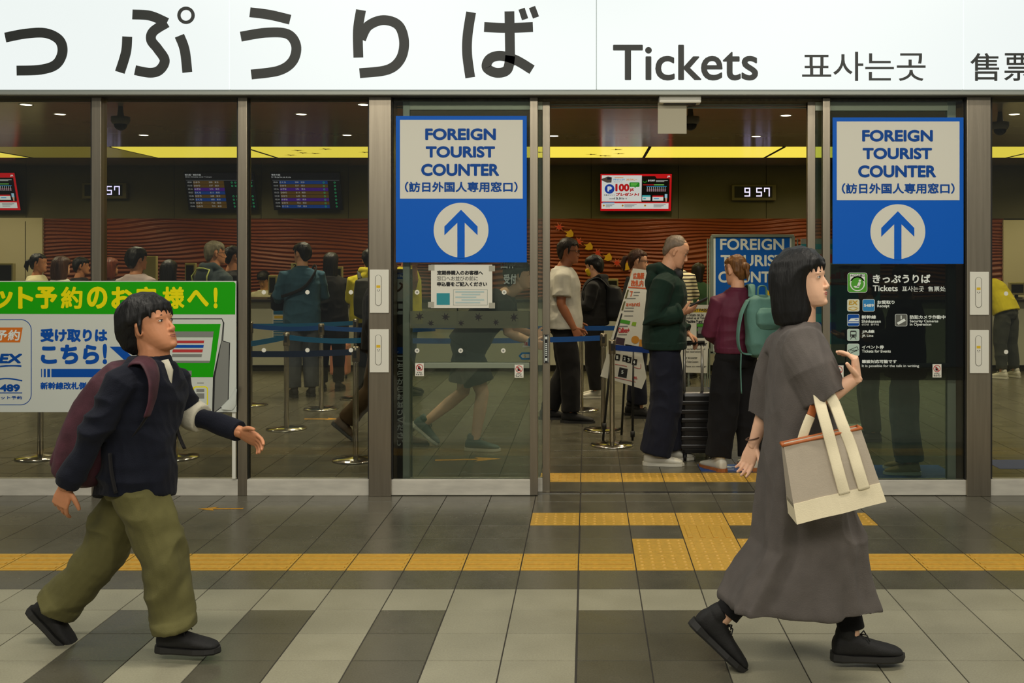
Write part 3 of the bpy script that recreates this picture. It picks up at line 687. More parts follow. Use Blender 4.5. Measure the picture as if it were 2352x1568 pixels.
m = MB(); m.pxbox(94.5, 847, 96.5, 866, D - .001, .0008).pxbox(100.5, 847, 105, 866, D - .001, .0008).pxbox(108.5, 847, 115, 866, D - .001, .0008).pxbox(118, 847, 330, 866, D - .001, .0008)
m.pxpoly([(252, 796), (278, 796), (345, 856.5), (278, 917), (252, 917), (318, 856.5)], D - .0012, .0008); obj('arrow', m, M_bb, t)
m = MB()
m.pxbox(-60, 733, 47, 734.6, D - .001, .0008).pxbox(-60, 928.6, 47, 930.2, D - .001, .0008).pxbox(71, 758, 72.6, 905, D - .001, .0008)
for cy, a0 in ((758, -PI / 2), (905, 0)): q = [(47 + 24.8 * math.cos(a0 + k * PI / 16), cy + 24.4 * math.sin(a0 + k * PI / 16)) for k in range(9)]; m.stroke(q, 1.6, D - .001, .0008)
m.stroke([(-40, 846), (20, 840), (49, 841)], 3, D - .0012, .0008); m.stroke([(-40, 880), (10, 869), (51, 874)], 3, D - .0012, .0008); m.pxbox(-40, 838, 49, 839, D - .001, .0008); m.pxbox(-40, 901, 51, 903, D - .001, .0008)
put_text(m, 'EX', 0, 812, 50, 834, D, 1.6, .0015, .22); put_text(m, '5489', -14, 882, 46, 899, D, 1.3, .0015); put_text(m, 'ネット予約', -12, 909, 51, 916.5, D, .3, .0015); obj('service_box', m, M_navy, t)
m = MB(); m.pxpoly([(-60, 752), (52, 752), (46, 786), (-60, 786)], D - .001, .0008); tg = obj('orange_tag', m, M_org, t)
m = MB(); put_text(m, '予約', -10, 757, 46, 782, D, .7, .002, .1); obj('lettering', m, M_wprint, tg)
m = MB(); dk = D - .001
m.use(M_black).pxpoly([(352, 731), (510, 731), (515, 741), (512.5, 782), (528.5, 787), (525, 924), (495, 946), (330, 946), (350, 870)], dk, .0006)
m.use(M_bw).pxpoly([(353, 733), (509, 733), (512, 741), (508, 782), (489, 866), (487, 945), (332, 945), (352, 870)], dk - .001, .0006)
m.use(M_bgrey).pxpoly([(512, 742), (510.5, 783), (526.5, 788), (523, 922), (494, 945), (492, 945), (494, 866), (509, 783)], dk - .001, .0006)
m.use(M_bg).pxpoly([(380, 744), (506.5, 744), (489, 866), (360, 866)], dk - .002, .0006)
m.use(M_bgrey).pxpoly([(388, 761), (491, 761), (489, 774), (386, 774)], dk - .003, .0006).pxpoly([(384, 828), (482, 828), (481, 833), (383, 833)], dk - .003, .0006).pxbox(404, 851, 440, 863, dk - .003, .0006).pxbox(453, 878.5, 468, 880, dk - .002, .0006)
m.use(M_bw).pxpoly([(386, 774.5), (489, 774.5), (482.5, 828), (384, 828)], dk - .0035, .0006)
for c, y0, y1, a, b in ((M_red, 782, 788, 400, 469), (M_bb, 792, 798.5, 398, 468), (M_red, 802, 809, 397, 466), (M_bgrey, 813, 819.5, 396, 464)): m.use(c).pxpoly([(a, y0), (b, y0), (b - 1.3, y1), (a - 1.3, y1)], dk - .0045, .0006)
m.use(M_by); rrect(m, 443, 887, 477.5, 933, 6, dk - .0025); m.use(M_bw); rrect(m, 445.5, 889.5, 475, 930.5, 5, dk - .0035); m.use(M_bgrey).pxbox(451, 893, 469, 900, dk - .0045, .0006).pxbox(451, 903, 469, 915, dk - .0045, .0006)
obj('ticket_machine_picture', m, None, t)
m = MB(); m.sm = True
cp = [(541, 888), (535, 902), (524, 918), (508, 934)]
r1 = [P(x, y, D - .002) for x, y in cp]; r2 = [P(x + 3, y + 6, D - .02) for x, y in cp]; r3 = [P(541 - (541 - x) * .25, 944 - (944 - y) * .25, D - .006) for x, y in cp]
m.add(r1 + r2 + r3, [(i, i + 1, i + 5, i + 4) for i in range(3)] + [(4 + i, 5 + i, 9 + i, 8 + i) for i in range(3)]); obj('curled_corner', m, M_bw, t)
m = MB(); m.pxbox(533, 946, 541, 1099, D + .012, .008); tag(obj('edge_strip', m, M_white), 'white upright strip below the right corner of the green banner', 'strip')
# ------------------------------------------------------------------ queue posts with belts
M_belt = mat('teal_belt', (0, 96, 140), .7); M_belt2 = mat('royal_blue_belt', (6, 78, 152), .7); M_belt3 = mat('navy_belt', (22, 44, 80), .7)
def qpost(px, py, label, H=.9):
    D = FPX * H0 / (py - VY); c = Vector((PX(px, D), D, 0))
    t = thing('queue_post', label, 'queue post', c, group='steel belt posts of the queue')
    m = MB(); m.sm = True; m.lathe(c, [(.001, 0), (.185, 0), (.187, .008), (.18, .014), (.08, .024), (.03, .032), (.001, .034)], 40); obj('base', m, M_chrome, t)
    m = MB(); m.sm = True; m.lathe(c, [(.0225, .03), (.0225, H - .13), (.0235, H - .13), (.0235, H - .12)], 20); obj('pole', m, M_chrome, t)
    m = MB(); m.sm = True; m.lathe(c, [(.031, H - .12), (.031, H - .01), (.026, H), (.001, H)], 24); hd = obj('belt_head', m, M_steel, t)
    m = MB(); m.box(c.x - .012, c.x + .012, c.y - .036, c.y - .03, H - .09, H - .03); obj('belt_slot', m, M_dark, hd)
    return c
def belt(a, b, z0, z1, label, mm, sag=.02):
    m = MB(); n = 10; top, bot = [], []
    for k in range(n + 1):
        f = k / n; p = Vector(a).lerp(Vector(b), f); z = z0 + (z1 - z0) * f - sag * 4 * f * (1 - f)
        top.append(Vector((p.x, p.y, z + .024))); bot.append(Vector((p.x, p.y, z - .024)))
    d = (Vector(b) - Vector(a)).normalized(); nrm = Vector((d.y, -d.x, 0)) * .0012
    vs = [v + nrm for v in top + bot] + [v - nrm for v in top + bot]; N = n + 1; fs = []
    for i in range(n):
        fs += [(i, i + 1, N + i + 1, N + i), (2 * N + i, 3 * N + i, 3 * N + i + 1, 2 * N + i + 1), (i, 2 * N + i, 2 * N + i + 1, i + 1), (N + i, N + i + 1, 3 * N + i + 1, 3 * N + i)]
    m.add(vs, fs); return tag(obj('queue_belt', m, mm), label, 'queue belt', 'blue queue belts')
q1 = qpost(658, 985, 'steel queue post left of the others behind the third window'); q2 = qpost(738, 939, 'steel queue post farther back behind the third window'); q3 = qpost(817, 1056, 'steel queue post nearest the glass beside the wide left post')
q4 = qpost(93, 1051, 'steel queue post under the left end of the green banner'); q5 = qpost(402, 1051, 'steel queue post under the right part of the green banner, behind the walking man')
q6 = qpost(1335, 941, 'steel queue post beside the man in the white shirt'); q7 = qpost(1386, 988, 'steel queue post just behind the nearest one in the doorway'); q8 = qpost(1406, 1022, 'steel queue post nearest the doorway, in front of the map board')
q9 = qpost(817, 915, 'steel queue post farthest back near the wide left post'); q10 = qpost(575, 930, 'steel queue post partly hidden by the second mullion')
def toward(c, d, r=.033): return Vector(c) + (Vector(d) - Vector(c)).normalized() * r
Z = .855
belt(toward(q5, q1), toward(q1, q5), Z, Z, 'teal belt from the post under the banner to the left queue post', M_belt)
e = Vector((PX(850, 9.5), 9.5, 0)); belt(toward(q1, e), e, Z, Z, 'teal belt running right from the left queue post behind the third window', M_belt)
belt(toward(q10, q2), toward(q2, q10), Z, Z, 'blue belt joining the half hidden post and the farther queue post', M_belt2)
e = Vector((PX(1000, 10.9), 10.9, 0)); belt(toward(q2, e), e, Z, Z, 'blue belt running right from the farther queue post toward the left door', M_belt2)
belt(toward(q10, q9), toward(q9, q10), Z, Z, 'teal belt farthest back, by the counter fronts', M_belt, .01)
belt(toward(q4, q5), toward(q5, q4), Z, Z, 'navy belt between the two posts under the green banner', M_belt3)
belt(toward(q5, q3), toward(q3, q5), Z, Z, 'navy belt running behind the third window to the nearest post', M_belt3)
e = Vector((PX(935, 9.4), 9.4, 0)); belt(e, toward(q7, e), Z, Z, 'blue belt crossing in front of the man in the white shirt', M_belt2, .012)
e = Vector((PX(935, 11.4), 11.4, 0)); belt(e, toward(q6, e), Z, Z, 'blue belt behind the man in the white shirt', M_belt2, .012)
e = Vector((PX(1425, 11.0), 11.0, 0)); belt(toward(q6, e), e, Z, Z, 'short blue belt in front of the person in the black hoodie', M_belt2, 0)
e = Vector((PX(1500, 8.75), 8.75, 0)); belt(toward(q8, e), e, Z - .02, Z - .03, 'royal blue belt across the map board', mat('bright_blue_belt', (10, 58, 140), .7), 0)
# ------------------------------------------------------------------ counters
M_cf = mat('counter_front', (196, 194, 170), .5, noise=.03, scale=3); M_ct = mat('counter_top', (44, 38, 32), .35); M_toe = mat('counter_plinth', (60, 57, 48), .7)
CX = [-9.0, -7.2, -5.4, -3.6, -1.8, 0, 1.8, 3.6, 5.4, 7.2]
cl = ['below the white door at the far left', 'behind the green banner', 'behind the banner and the walking man', 'facing the third window', 'behind the left glass door', 'behind the man in the white shirt', 'behind the poster stand', 'behind the right door', 'at the far right']
for k, (a, b) in enumerate(zip(CX, CX[1:])):
    t = thing('ticket_counter', 'pale ticket counter with dark top ' + cl[k], 'counter', ((a + b) / 2, 14.7, 0), group='ticket counter units')
    m = MB(); m.bbox(a + .01, b - .01, 14.55, 15.2, .09, .97, .004); obj('front', m, M_cf, t)
    m = MB(); m.box(a + .01, b - .01, 14.62, 15.1, 0, .09); obj('plinth', m, M_toe, t)
    m = MB(); m.bbox(a + .002, b - .002, 14.45, 15.25, .97, 1.01, .006); obj('top', m, M_ct, t)
# posters on the counter front
t = thing('counter_poster', 'small blue and yellow printed poster on the counter front behind the man in denim', 'poster', P(635, 770, 14.54))
m = MB(); m.use(M_paper).pxbox(626, 708, 662, 776, 14.545, .002); m.use(M_belt).pxbox(628, 712, 660, 722, 14.542, .001); m.use(mat('yellow_label', (222, 184, 24), .6)).pxbox(630, 725, 658, 731, 14.542, .001); m.use(M_belt)
for k in range(8): m.pxbox(628, 735 + k * 5, 660, 738 + k * 5, 14.542, .001)
obj('sheet', m, None, t)
# terminals on the counters
M_beige = mat('beige_plastic', (184, 176, 132), .5)
def terminal(px, py, w, h, label, screen=True):
    D = 14.8; z = 1.01; x = PX(px, D); t = thing('ticket_terminal', label, 'terminal', (x, D, z), group='counter terminals'); W_ = w / FPX * D; Hh = max(H0 - (py - VY) / FPX * D - z, .12)
    m = MB(); m.bbox(x - W_ / 2, x + W_ / 2, D - .03, D + .05, z + .05, z + Hh, .01); obj('housing', m, M_beige, t)
    m = MB(); m.bbox(x - .06, x + .06, D - .06, D + .09, z, z + .012, .003); m.bbox(x - .02, x + .02, D - .01, D + .03, z, z + .08, .004); obj('stand', m, M_dark, t)
    if screen:
        m = MB(); m.box(x - W_ / 2 + .02, x + W_ / 2 - .02, D - .034, D - .029, z + .08, z + Hh - .03); obj('screen', m, M_black, t)
terminal(12, 604, 40, 0, 'beige counter terminal at the far left in front of the white door'); terminal(345, 588, 30, 0, 'beige counter terminal right of the man in the pale tee', False); terminal(438, 604, 24, 0, 'dark screened terminal left of the grey haired man')
terminal(627, 632, 20, 0, 'small beige terminal beside the seated clerk'); terminal(765, 612, 44, 0, 'dark screened terminal right of the long haired visitor'); terminal(1405, 640, 30, 0, 'beige terminal behind the person in the black hoodie'); terminal(1700, 612, 34, 0, 'terminal behind the poster stand'); terminal(2335, 648, 34, 0, 'dark screened terminal right of the woman in the yellow top')
t = thing('counter_number_sign', 'small cream number 3 sign standing on the counter beside the man in denim', 'sign', (PX(677, 14.6), 14.6, 1.01))
m = MB(); m.pxbox(668, 604, 687, 622, 14.6, .02, b=.005); obj('plate', m, mat('cream_print', (214, 212, 178), .6), t)
m = MB(); put_text(m, '3', 673, 606.5, 681, 619, 14.6, .4); obj('lettering', m, M_black, t)
m = MB(); m.box(PX(675, 14.6), PX(679, 14.6), 14.605, 14.615, 1.0105, PZ(621, 14.6)); obj('stem', m, M_dark, t)
# white door and cream panel on the back wall
M_door = mat('off_white_door', (224, 216, 194), .5)
m = MB(); m.use(M_door).pxbox(-180, 500, 97, 640, BW - .06, .05); m.use(mat('door_joint', (120, 114, 98), .6)).pxbox(57, 508, 59, 645, BW - .065, .01).pxbox(-20, 508, -18, 645, BW - .065, .01)  # darker strips drawn at the door joints
a, b = P(-180, 500, BW - .06), P(97, 500, BW - .06); m.use(M_door).box(a.x, b.x, BW - .06, BW - .01, 0, PZ(640, BW)); o = struct('door_5', m); o['label'] = 'off white double door on the back wall at the far left'
m = MB(); a, b = P(2305, 505, BW - .06), P(2700, 505, BW - .06); m.use(M_door).box(a.x, b.x, BW - .06, BW - .01, 0, a.z); o = struct('door_6', m); o['label'] = 'cream panel door on the back wall at the far right'
# ------------------------------------------------------------------ screens on the wall
def EM(n, c, s=.75): return emat('screen_' + n, c, s)
def screen_root(name, label, x0, x1, y0, y1, tilt=.36, group=None):
    D = 16.4; a = P(x0, y1, D); c = P(x1, y0, D); t = thing(name, label, 'screen', ((a.x + c.x) / 2, D, a.z), group=group)
    if tilt:
        t.rotation_euler = (tilt, 0, 0); m = MB(); w_ = (c.x - a.x) * .25; cx_ = (a.x + c.x) / 2; m.box(cx_ - w_, cx_ + w_, D, BW - .002, a.z + .03, a.z + .12); obj('wall_bracket', m, M_dark, t)
    return t, D
def campaign(dx, dy, label):
    t, D = screen_root('campaign_screen', label, 1379 + dx, 1541 + dx, 396 + dy, 483 + dy, .3, 'red campaign screens')
    B = lambda m, x0, y0, x1, y1, l=.001: m.pxbox(x0 + dx, y0 + dy, x1 + dx, y1 + dy, D - .03 - l, .001)
    T = lambda m, s, x0, y0, x1, y1, w=0, l=.004, sl=0: put_text(m, s, x0 + dx, y0 + dy, x1 + dx, y1 + dy, D - .03, w, l, sl)
    m = MB(); m.pxbox(1378 + dx, 395 + dy, 1542 + dx, 484 + dy, D - .029, .03); obj('casing', m, M_dark, t)
    m = MB(); B(m.use(EM('red', (196, 16, 24))), 1379, 396, 1541, 483); B(m.use(EM('white', (214, 216, 208))), 1382, 399.5, 1473, 460.7, .002); B(m, 1381.5, 464.6, 1535, 478, .002)
    m.use(EM('black', (8, 8, 10), .3)).pxpoly([(1473 + dx, 401 + dy), (1503 + dx, 401 + dy), (1507 + dx, 406.5 + dy), (1536.4 + dx, 406.5 + dy), (1536.4 + dx, 461.5 + dy), (1473 + dx, 461.5 + dy)], D - .032, .001)
    obj('display', m, None, t)
    m = MB(); m.use(EM('navy', (22, 60, 150))).disc(1399.7 + dx, 431 + dy, 11.2, D - .034, .001, 28); T(m.use(EM('white', (214, 216, 208))), 'P', 1395, 425, 1405, 437, 1, .006)
    m.use(EM('darkred', (180, 20, 26))); T(m, '100', 1413, 419, 1445, 436.6, 1.3); T(m, 'pt', 1446.5, 429, 1455, 438, .5); T(m, 'プレゼント!', 1414, 439.7, 1467, 447.7, .6, .004, .2)
    m.use(EM('ink', (30, 34, 50), .5)); T(m, '12.31', 1411, 451, 1429, 455.7, .4); T(m, '2024年', 1399.5, 452.3, 1410, 455.5, .1); T(m, 'まで', 1430, 452, 1440, 455.6, .1); T(m, '対象ポイント', 1387, 443.6, 1412, 447, .1)
    m.use(EM('cyan', (40, 140, 190))); T(m, 'チケットレスで', 1408, 407, 1434, 411.6, .2); B(m, 1384, 462.4, 1411, 464.8, .003); T(m, 'キャンペーン', 1409, 413, 1429, 416, .1)
    m.use(EM('orange', (214, 130, 40))); T(m, 'ぷらうれしー', 1437, 407, 1462, 411.6, .2); B(m, 1411, 404, 1431, 405.2, .004)
    m.use(EM('green', (30, 130, 30))); rrect(m, 1445 + dx, 415.5 + dy, 1468 + dx, 426 + dy, 2, D - .036); m.pxpoly([(1456 + dx, 426 + dy), (1460 + dx, 426 + dy), (1458 + dx, 428.6 + dy)], D - .036, .001)
    m.use(EM('lime', (120, 200, 90)))
    for k in range(3): B(m, 1448, 417.6 + k * 2.8, 1464 - k * 2, 418.8 + k * 2.8, .007)
    m.use(EM('trainbody', (96, 84, 74), .5)).pxpoly([(1380 + dx, 408 + dy), (1396 + dx, 402 + dy), (1405 + dx, 404 + dy), (1404 + dx, 416 + dy), (1394 + dx, 416.5 + dy), (1382 + dx, 411 + dy)], D - .034, .001); m.use(EM('ink', (30, 34, 50), .5)); B(m, 1394, 404, 1403, 409, .005)
    m.use(EM('green', (30, 130, 30))).stroke([(1476 + dx, 413 + dy), (1480 + dx, 416 + dy), (1485 + dx, 412 + dy)], 1.6, D - .035, .001); m.use(EM('white', (214, 216, 208))); T(m, 'おでかけ', 1487, 409, 1503, 413.6, .3); B(m, 1505, 411, 1532, 412, .004); B(m, 1505, 413.4, 1524, 414.2, .004)
    m.use(EM('darkred', (180, 20, 26))); B(m, 1476, 420.4, 1501, 422.2, .004); m.use(EM('lime', (120, 200, 90))); B(m, 1501, 420.4, 1524, 422.2, .004); m.use(EM('cyan', (40, 140, 190))); B(m, 1484, 424.6, 1530, 425.8, .004)
    m.use(EM('rose', (150, 70, 96)))
    for y in (432, 435): B(m, 1484, y, 1529, y + .9, .004)
    m.use(EM('white', (214, 216, 208)))
    for k in range(10): B(m, 1485.5 + k * 4.5, 426, 1486.3 + k * 4.5, 437, .006)
    m.use(EM('teal', (60, 170, 170))); B(m, 1474.5, 445.6, 1493.5, 449.5, .004); m.use(EM('red', (196, 16, 24))); B(m, 1498, 446.4, 1523, 449.6, .004); m.use(EM('white', (214, 216, 208))); B(m, 1474.5, 449.5, 1493.5, 458, .004); B(m, 1498, 449.6, 1523, 458.5, .004); m.use(EM('teal', (60, 170, 170))); B(m, 1477, 452, 1483, 455, .006); m.use(EM('cyan', (40, 140, 190))); B(m, 1501, 452.5, 1513, 454.5, .006)
    m.use(EM('skin', (206, 150, 120))).pxpoly([(1527 + dx, 452 + dy), (1532 + dx, 452 + dy), (1530.5 + dx, 461 + dy), (1528.5 + dx, 461 + dy)], D - .036, .001); m.use(EM('paleblue', (150, 190, 206))); B(m, 1526, 443, 1532, 452, .005)
    m.use(EM('ochre', (176, 120, 40)))
    for x in (1386.7, 1430, 1481.5): m.disc(x + dx, 470 + dy, 2.2, D - .034, .001, 12)
    m.use(EM('ink', (30, 34, 50), .5))
    for x, w in ((1391, 20), (1434, 28), (1501, 28)):
        for k in range(3): B(m, x, 467.5 + k * 2.7, x + w - k * 5, 468.4 + k * 2.7, .004)
    m.use(EM('white', (214, 216, 208))); T(m, 'JR', 1530.5, 400, 1538, 404.5, .3)
    obj('graphics', m, None, t)
campaign(0, 0, 'red framed campaign screen on the wall seen through the doorway'); campaign(-1494, -2, 'red framed campaign screen cut off by the left picture edge')
def board(dx, label, rows):
    t, D = screen_root('departure_board', label, 434 + dx, 590 + dx, 392, 480, .36, 'departure boards')
    m = MB(); m.pxbox(433 + dx, 391, 592 + dx, 481, D - .029, .04, b=.004); obj('casing', m, M_dark, t)
    m = MB(); m.use(EM('board', (10, 12, 20), .4)).pxbox(435 + dx, 393, 590 + dx, 479, D - .031, .001)
    cols = {'o': (92, 66, 20), 'p': (72, 22, 128), 'b': (14, 60, 130)}
    for k, r in enumerate(rows):
        y = 411 + k * 8.2
        m.use(EM('row_' + r, cols[r], .55)).pxbox(452 + dx, y, 452 + dx + (110 if dx else 70), y + 7.4, D - .0325, .001)
    m.use(EM('line', (120, 124, 130), .5)).pxbox(437 + dx, 409, 589 + dx, 409.8, D - .033, .001); obj('display', m, None, t)
    m = MB(); m.use(EM('boardtext', (190, 190, 190), .55)); put_text(m, '新大阪・東京方面' if not dx else '博多方面', 436 + dx, 394, 436 + dx + (36 if not dx else 20), 398.6, D - .034, .1, .002); put_text(m, 'Shin-Osaka and Tokyo' if not dx else 'Hakata', 436 + dx, 400, 436 + dx + (60 if not dx else 44), 403.4, D - .034, 0, .002)
    nm = {'o': 'ひかり', 'p': 'みずほ', 'b': 'さくら'}
    for k, r in enumerate(rows):
        y = 411 + k * 8.2; put_text(m, nm[r], 453 + dx, y + .8, 467 + dx, y + 5, D - .034, .1, .003); put_text(m, str(500 + 37 * k), 488 + dx, y + 1, 496 + dx, y + 4.6, D - .034, 0, .003); put_text(m, ('10:%02d' % (4 + 6 * k)), 439 + dx, y + 1, 449 + dx, y + 4.6, D - .034, 0, .003); put_text(m, '東京' if not dx else '博多', 501 + dx, y + .8, 510 + dx, y + 5, D - .034, 0, .003)
    m.use(EM('mark', (40, 160, 100), .6))
    for k in range(8):
        for x in ((540, 548, 576, 584) if not dx else (553, 578)):
            if k in (2, 3) and not dx: continue
            m.pxring(x + dx, 414.5 + k * 8.2, 1.2, 2.2, D - .036, .001, 12)
    obj('timetable', m, None, t)
board(0, 'dark departure board partly behind the second mullion', 'oopboboo'); board(196, 'dark departure board with blue and purple rows left of the wide post', 'bopoopob')
def clock(dx, dy, label):
    t, D = screen_root('digital_clock', label, 1680 + dx, 1784 + dx, 423 + dy, 464 + dy, 0, 'digital wall clocks')
    m = MB(); m.pxbox(1681 + dx, 424 + dy, 1783 + dx, 460 + dy, D, .08, b=.01); obj('casing', m, mat('clock_casing', (110, 104, 74), .5), t)
    m = MB(); m.pxbox(1687 + dx, 428 + dy, 1774 + dx, 454 + dy, D - .002, .003); obj('face', m, M_black, t)
    seg = {'9': 'abcdfg', '5': 'acdfg', '7': 'abcf'}
    for ch, x in (('9', 1710), ('5', 1737), ('7', 1755)):
        m = MB(); w, h, y = 13, 20, 431; q = 2.4
        R = {'a': (0, 0, w, q), 'd': (0, h - q, w, h), 'g': (0, h / 2 - q / 2, w, h / 2 + q / 2), 'f': (0, 0, q, h / 2), 'b': (w - q, 0, w, h / 2), 'c': (w - q, h / 2, w, h), 'e': (0, h / 2, q, h)}
        for s_ in seg[ch]:
            a = R[s_]; m.pxbox(x + a[0] + dx, y + a[1] + dy, x + a[2] + dx, y + a[3] + dy, D - .004, .001)
        obj('digit', m, emat('led_violet_white', (214, 204, 255), 1.6), t)
clock(0, 0, 'digital clock reading 9 57 on the wall seen through the doorway'); clock(-1493, -4, 'digital clock half hidden behind the left mullion')
# ------------------------------------------------------------------ leaf stickers on the carved wall
M_mr = mat('maple_red', (206, 60, 34), .6); M_gk = mat('ginkgo_yellow', (214, 168, 30), .6)
lf = [('m', 1284.5, 521.6), ('g', 1306.5, 537), ('m', 1329, 555.5), ('g', 1350.6, 566.5), ('m', 1373, 581), ('g', 1394.7, 591), ('m', 1417, 603.7), ('g', 1436, 612.6)]
ordl = ['topmost', 'second from the top', 'third from the top', 'lowest']
for k, (q, x, y) in enumerate(lf):
    m = MB()
    if q == 'm': maple(m.use(mat('leaf_edge_pale', (220, 150, 120), .6)), x, y, 12.5, 16.44, .002, .5); maple(m.use(M_mr), x, y, 10.5, 16.437, .002, .5)
    else: m.use(M_gk).pxpoly([(x - 11, y - 7), (x - 6, y - 5), (x - 1, y - 6), (x + 5, y - 11), (x + 11, y - 1), (x + 10, y + 6), (x + 1, y + 8), (x - 8, y + 5), (x - 4, y - 1)], 16.44, .002)
    tag(obj('maple_sticker' if q == 'm' else 'ginkgo_sticker', m), ('red maple leaf sticker, ' if q == 'm' else 'yellow ginkgo leaf sticker, ') + ordl[k // 2] + ' in the diagonal row on the carved wall', 'sticker', 'leaf stickers on the carved wall')
# ------------------------------------------------------------------ poster stand, pass boards, map board, entrance sign
D = 11.4
t = thing('poster_stand', 'tall aluminium framed stand with blue foreign tourist counter poster inside the doorway', 'poster stand', (PX(1730, D), D, 0))
m = MB()
for x in (1632, 1819): m.pxbox(x, 542, x + 7, 812, D, .03, b=.006)
m.pxbox(1634, 538, 1824, 545, D, .03, b=.006).pxbox(1632, 806, 1826, 813, D, .03, b=.006); obj('frame', m, M_alu_d, t)
m = MB(); m.use(M_wprint).pxbox(1638, 544, 1820, 807, D + .012, .006); m.use(mat('poster_blue', (14, 92, 186), .5, spec=.2)).pxbox(1643.5, 545, 1814, 793, D + .010, .001)
m.use(mat('yellow_label', (222, 184, 24), .6)).pxpoly([(1762, 665), (1795, 690), (1762, 720)], D + .008, .001); obj('poster', m, None, t)
m = MB(); put_text(m, 'FOREIGN', 1654, 548, 1801, 574, D + .01, .9); put_text(m, 'TOURIST', 1655, 585, 1801, 611.5, D + .01, .9); put_text(m, 'COUNTER', 1650, 623, 1806, 649, D + .01, .9); obj('lettering', m, M_wprint, t)
m = MB(); z0 = PZ(812, D)
for x in (1645, 1806): m.box(PX(x, D), PX(x + 6, D), D + .005, D + .025, 0, z0)
m.box(PX(1640, D), PX(1818, D), D - .2, D + .25, 0, .02); obj('stand', m, M_alu_d, t)
t = thing('leaflet_rack', 'grey leaflet panel standing behind the poster stand', 'panel', (PX(1700, 12), 12, 0))
m = MB(); 
for x in (1624, 1629, 1831, 1850): m.box(PX(x, 12), PX(x + 2.4, 12), 12, 12.02, 0, PZ(548, 12))
obj('uprights', m, M_alu_d, t)
m = MB(); m.use(mat('counter_front', (196, 194, 170), .5)).box(PX(1624, 12), PX(1852, 12), 12.0, 12.03, .55, .78); obj('panel', m, None, t)
D = 9.9
t = thing('pass_notice_stand', 'white pass collection notice board behind the suitcase handle', 'notice board', (PX(1595, D), D, 0))
m = MB(); m.pxbox(1570, 700, 1629, 778, D, .006); obj('upper_sheet', m, M_paper, t)
m = MB(); m.pxpoly([(1553, 776), (1627, 776), (1624, 857), (1560, 855)], D - .008, .006); obj('lower_sheet', m, M_paper, t)
m = MB(); m.use(mat('yellow_label', (222, 184, 24), .6)).pxbox(1588, 709, 1626, 717, D - .002, .001); m.use(M_black); put_text(m, 'JR WEST PASS?', 1572, 708.5, 1626, 717, D, .35, .003); put_text(m, 'E-Tickets can be', 1576, 719.5, 1616, 726, D, .15, .003); put_text(m, 'picked up at Ticket', 1576, 727, 1623, 734, D, .15, .003); put_text(m, 'Machine 9 and 10.', 1576, 734, 1623, 741, D, .3, .003)
put_text(m, 'JR-pass Voucher', 1558, 785, 1624, 796, D - .008, .3, .003); put_text(m, 'If you have a reservation', 1574, 799, 1620, 804, D - .008, .05, .003); put_text(m, 'seat reservations', 1574, 805, 1610, 809.5, D - .008, .05, .003); put_text(m, 'or at counter', 1574, 819, 1602, 823.5, D - .008, .05, .003); put_text(m, 'at Ticket Counters', 1574, 828, 1604, 832.5, D - .008, .05, .003); put_text(m, 'Please you need to go', 1574, 839, 1622, 844, D - .008, .05, .003)
m.pxbox(1600, 742, 1617, 776, D - .002, .001); m.use(M_green).pxbox(1601, 744, 1616, 750, D - .003, .001).pxbox(1601, 754, 1616, 760, D - .003, .001); m.use(M_bgrey).pxbox(1603, 751, 1614, 766, D - .004, .001); obj('lettering', m, None, t)
m = MB()
for x in (1580, 1618): m.box(PX(x, D), PX(x + 4, D), D + .008, D + .022, 0, PZ(770, D))
m.box(PX(1572, D), PX(1630, D), D - .15, D + .18, 0, .018); obj('stand', m, M_alu_d, t)
D = 9.15
t = thing('map_board_easel', 'tilted white shop map board on a black tripod beside the queue post', 'easel', (PX(1430, D), D, 0))
m = MB(); m.use(M_paper).pxpoly([(1454, 616), (1500, 622), (1494, 800), (1402, 784)], D, .012); m.use(M_black).pxpoly([(1427, 719), (1430, 720), (1412, 786), (1407, 785)], D - .001, .0008)
m.use(mat('orange_print', (206, 92, 40), .6)); put_text(m, '広島駅', 1454, 626, 1480, 641, D, .6, .002); put_text(m, '改札内', 1449, 643, 1478, 658, D, .6, .002); m.pxpoly([(1443, 658), (1490, 661), (1490, 664), (1443, 661)], D - .002, .001)
m.use(mat('olive_print', (98, 96, 50), .6)).pxpoly([(1441, 665), (1445, 665), (1439, 686), (1435, 685)], D - .002, .001).pxpoly([(1433, 692), (1437, 692), (1431, 713), (1427, 712)], D - .002, .001)
m.use(mat('orange_print', (206, 92, 40), .6)); put_text(m, '7', 1447, 668, 1454, 681, D, .5, .002); put_text(m, 'avanti', 1438, 694, 1470, 703, D, .3, .002)
m.use(M_bgrey)
for k, (x, y, w) in enumerate(((1456, 670, 14), (1455, 677, 12), (1440, 684, 20), (1436, 706, 20), (1433, 713, 22), (1434, 724, 20), (1420, 748, 22), (1420, 767, 20))): m.pxbox(x, y, x + w, y + 2, D - .002, .001)
m.use(M_green).pxpoly([(1426, 733), (1448, 737), (1446, 745), (1424, 741)], D - .002, .001); m.use(mat('lime_print', (140, 180, 40), .6)).pxpoly([(1453, 739), (1462, 740), (1460, 749), (1450, 747)], D - .002, .001)
m.use(M_red); put_text(m, 'Calbee+', 1420, 752, 1446, 764, D, .5, .002)
m.use(mat('plum_print', (62, 40, 50), .6)).pxpoly([(1416, 774), (1436, 777), (1433, 793), (1413, 790)], D - .002, .001); m.use(mat('orange_photo', (206, 140, 40), .6)).disc(1459, 780, 9, D - .002, .001).pxpoly([(1469, 779), (1482, 781), (1480, 797), (1467, 795)], D - .002, .001); obj('upper_board', m, None, t)
m = MB(); m.use(M_paper).pxpoly([(1397, 803), (1475, 808), (1485, 866), (1474, 893), (1379, 864)], D + .02, .01); m.use(M_black)
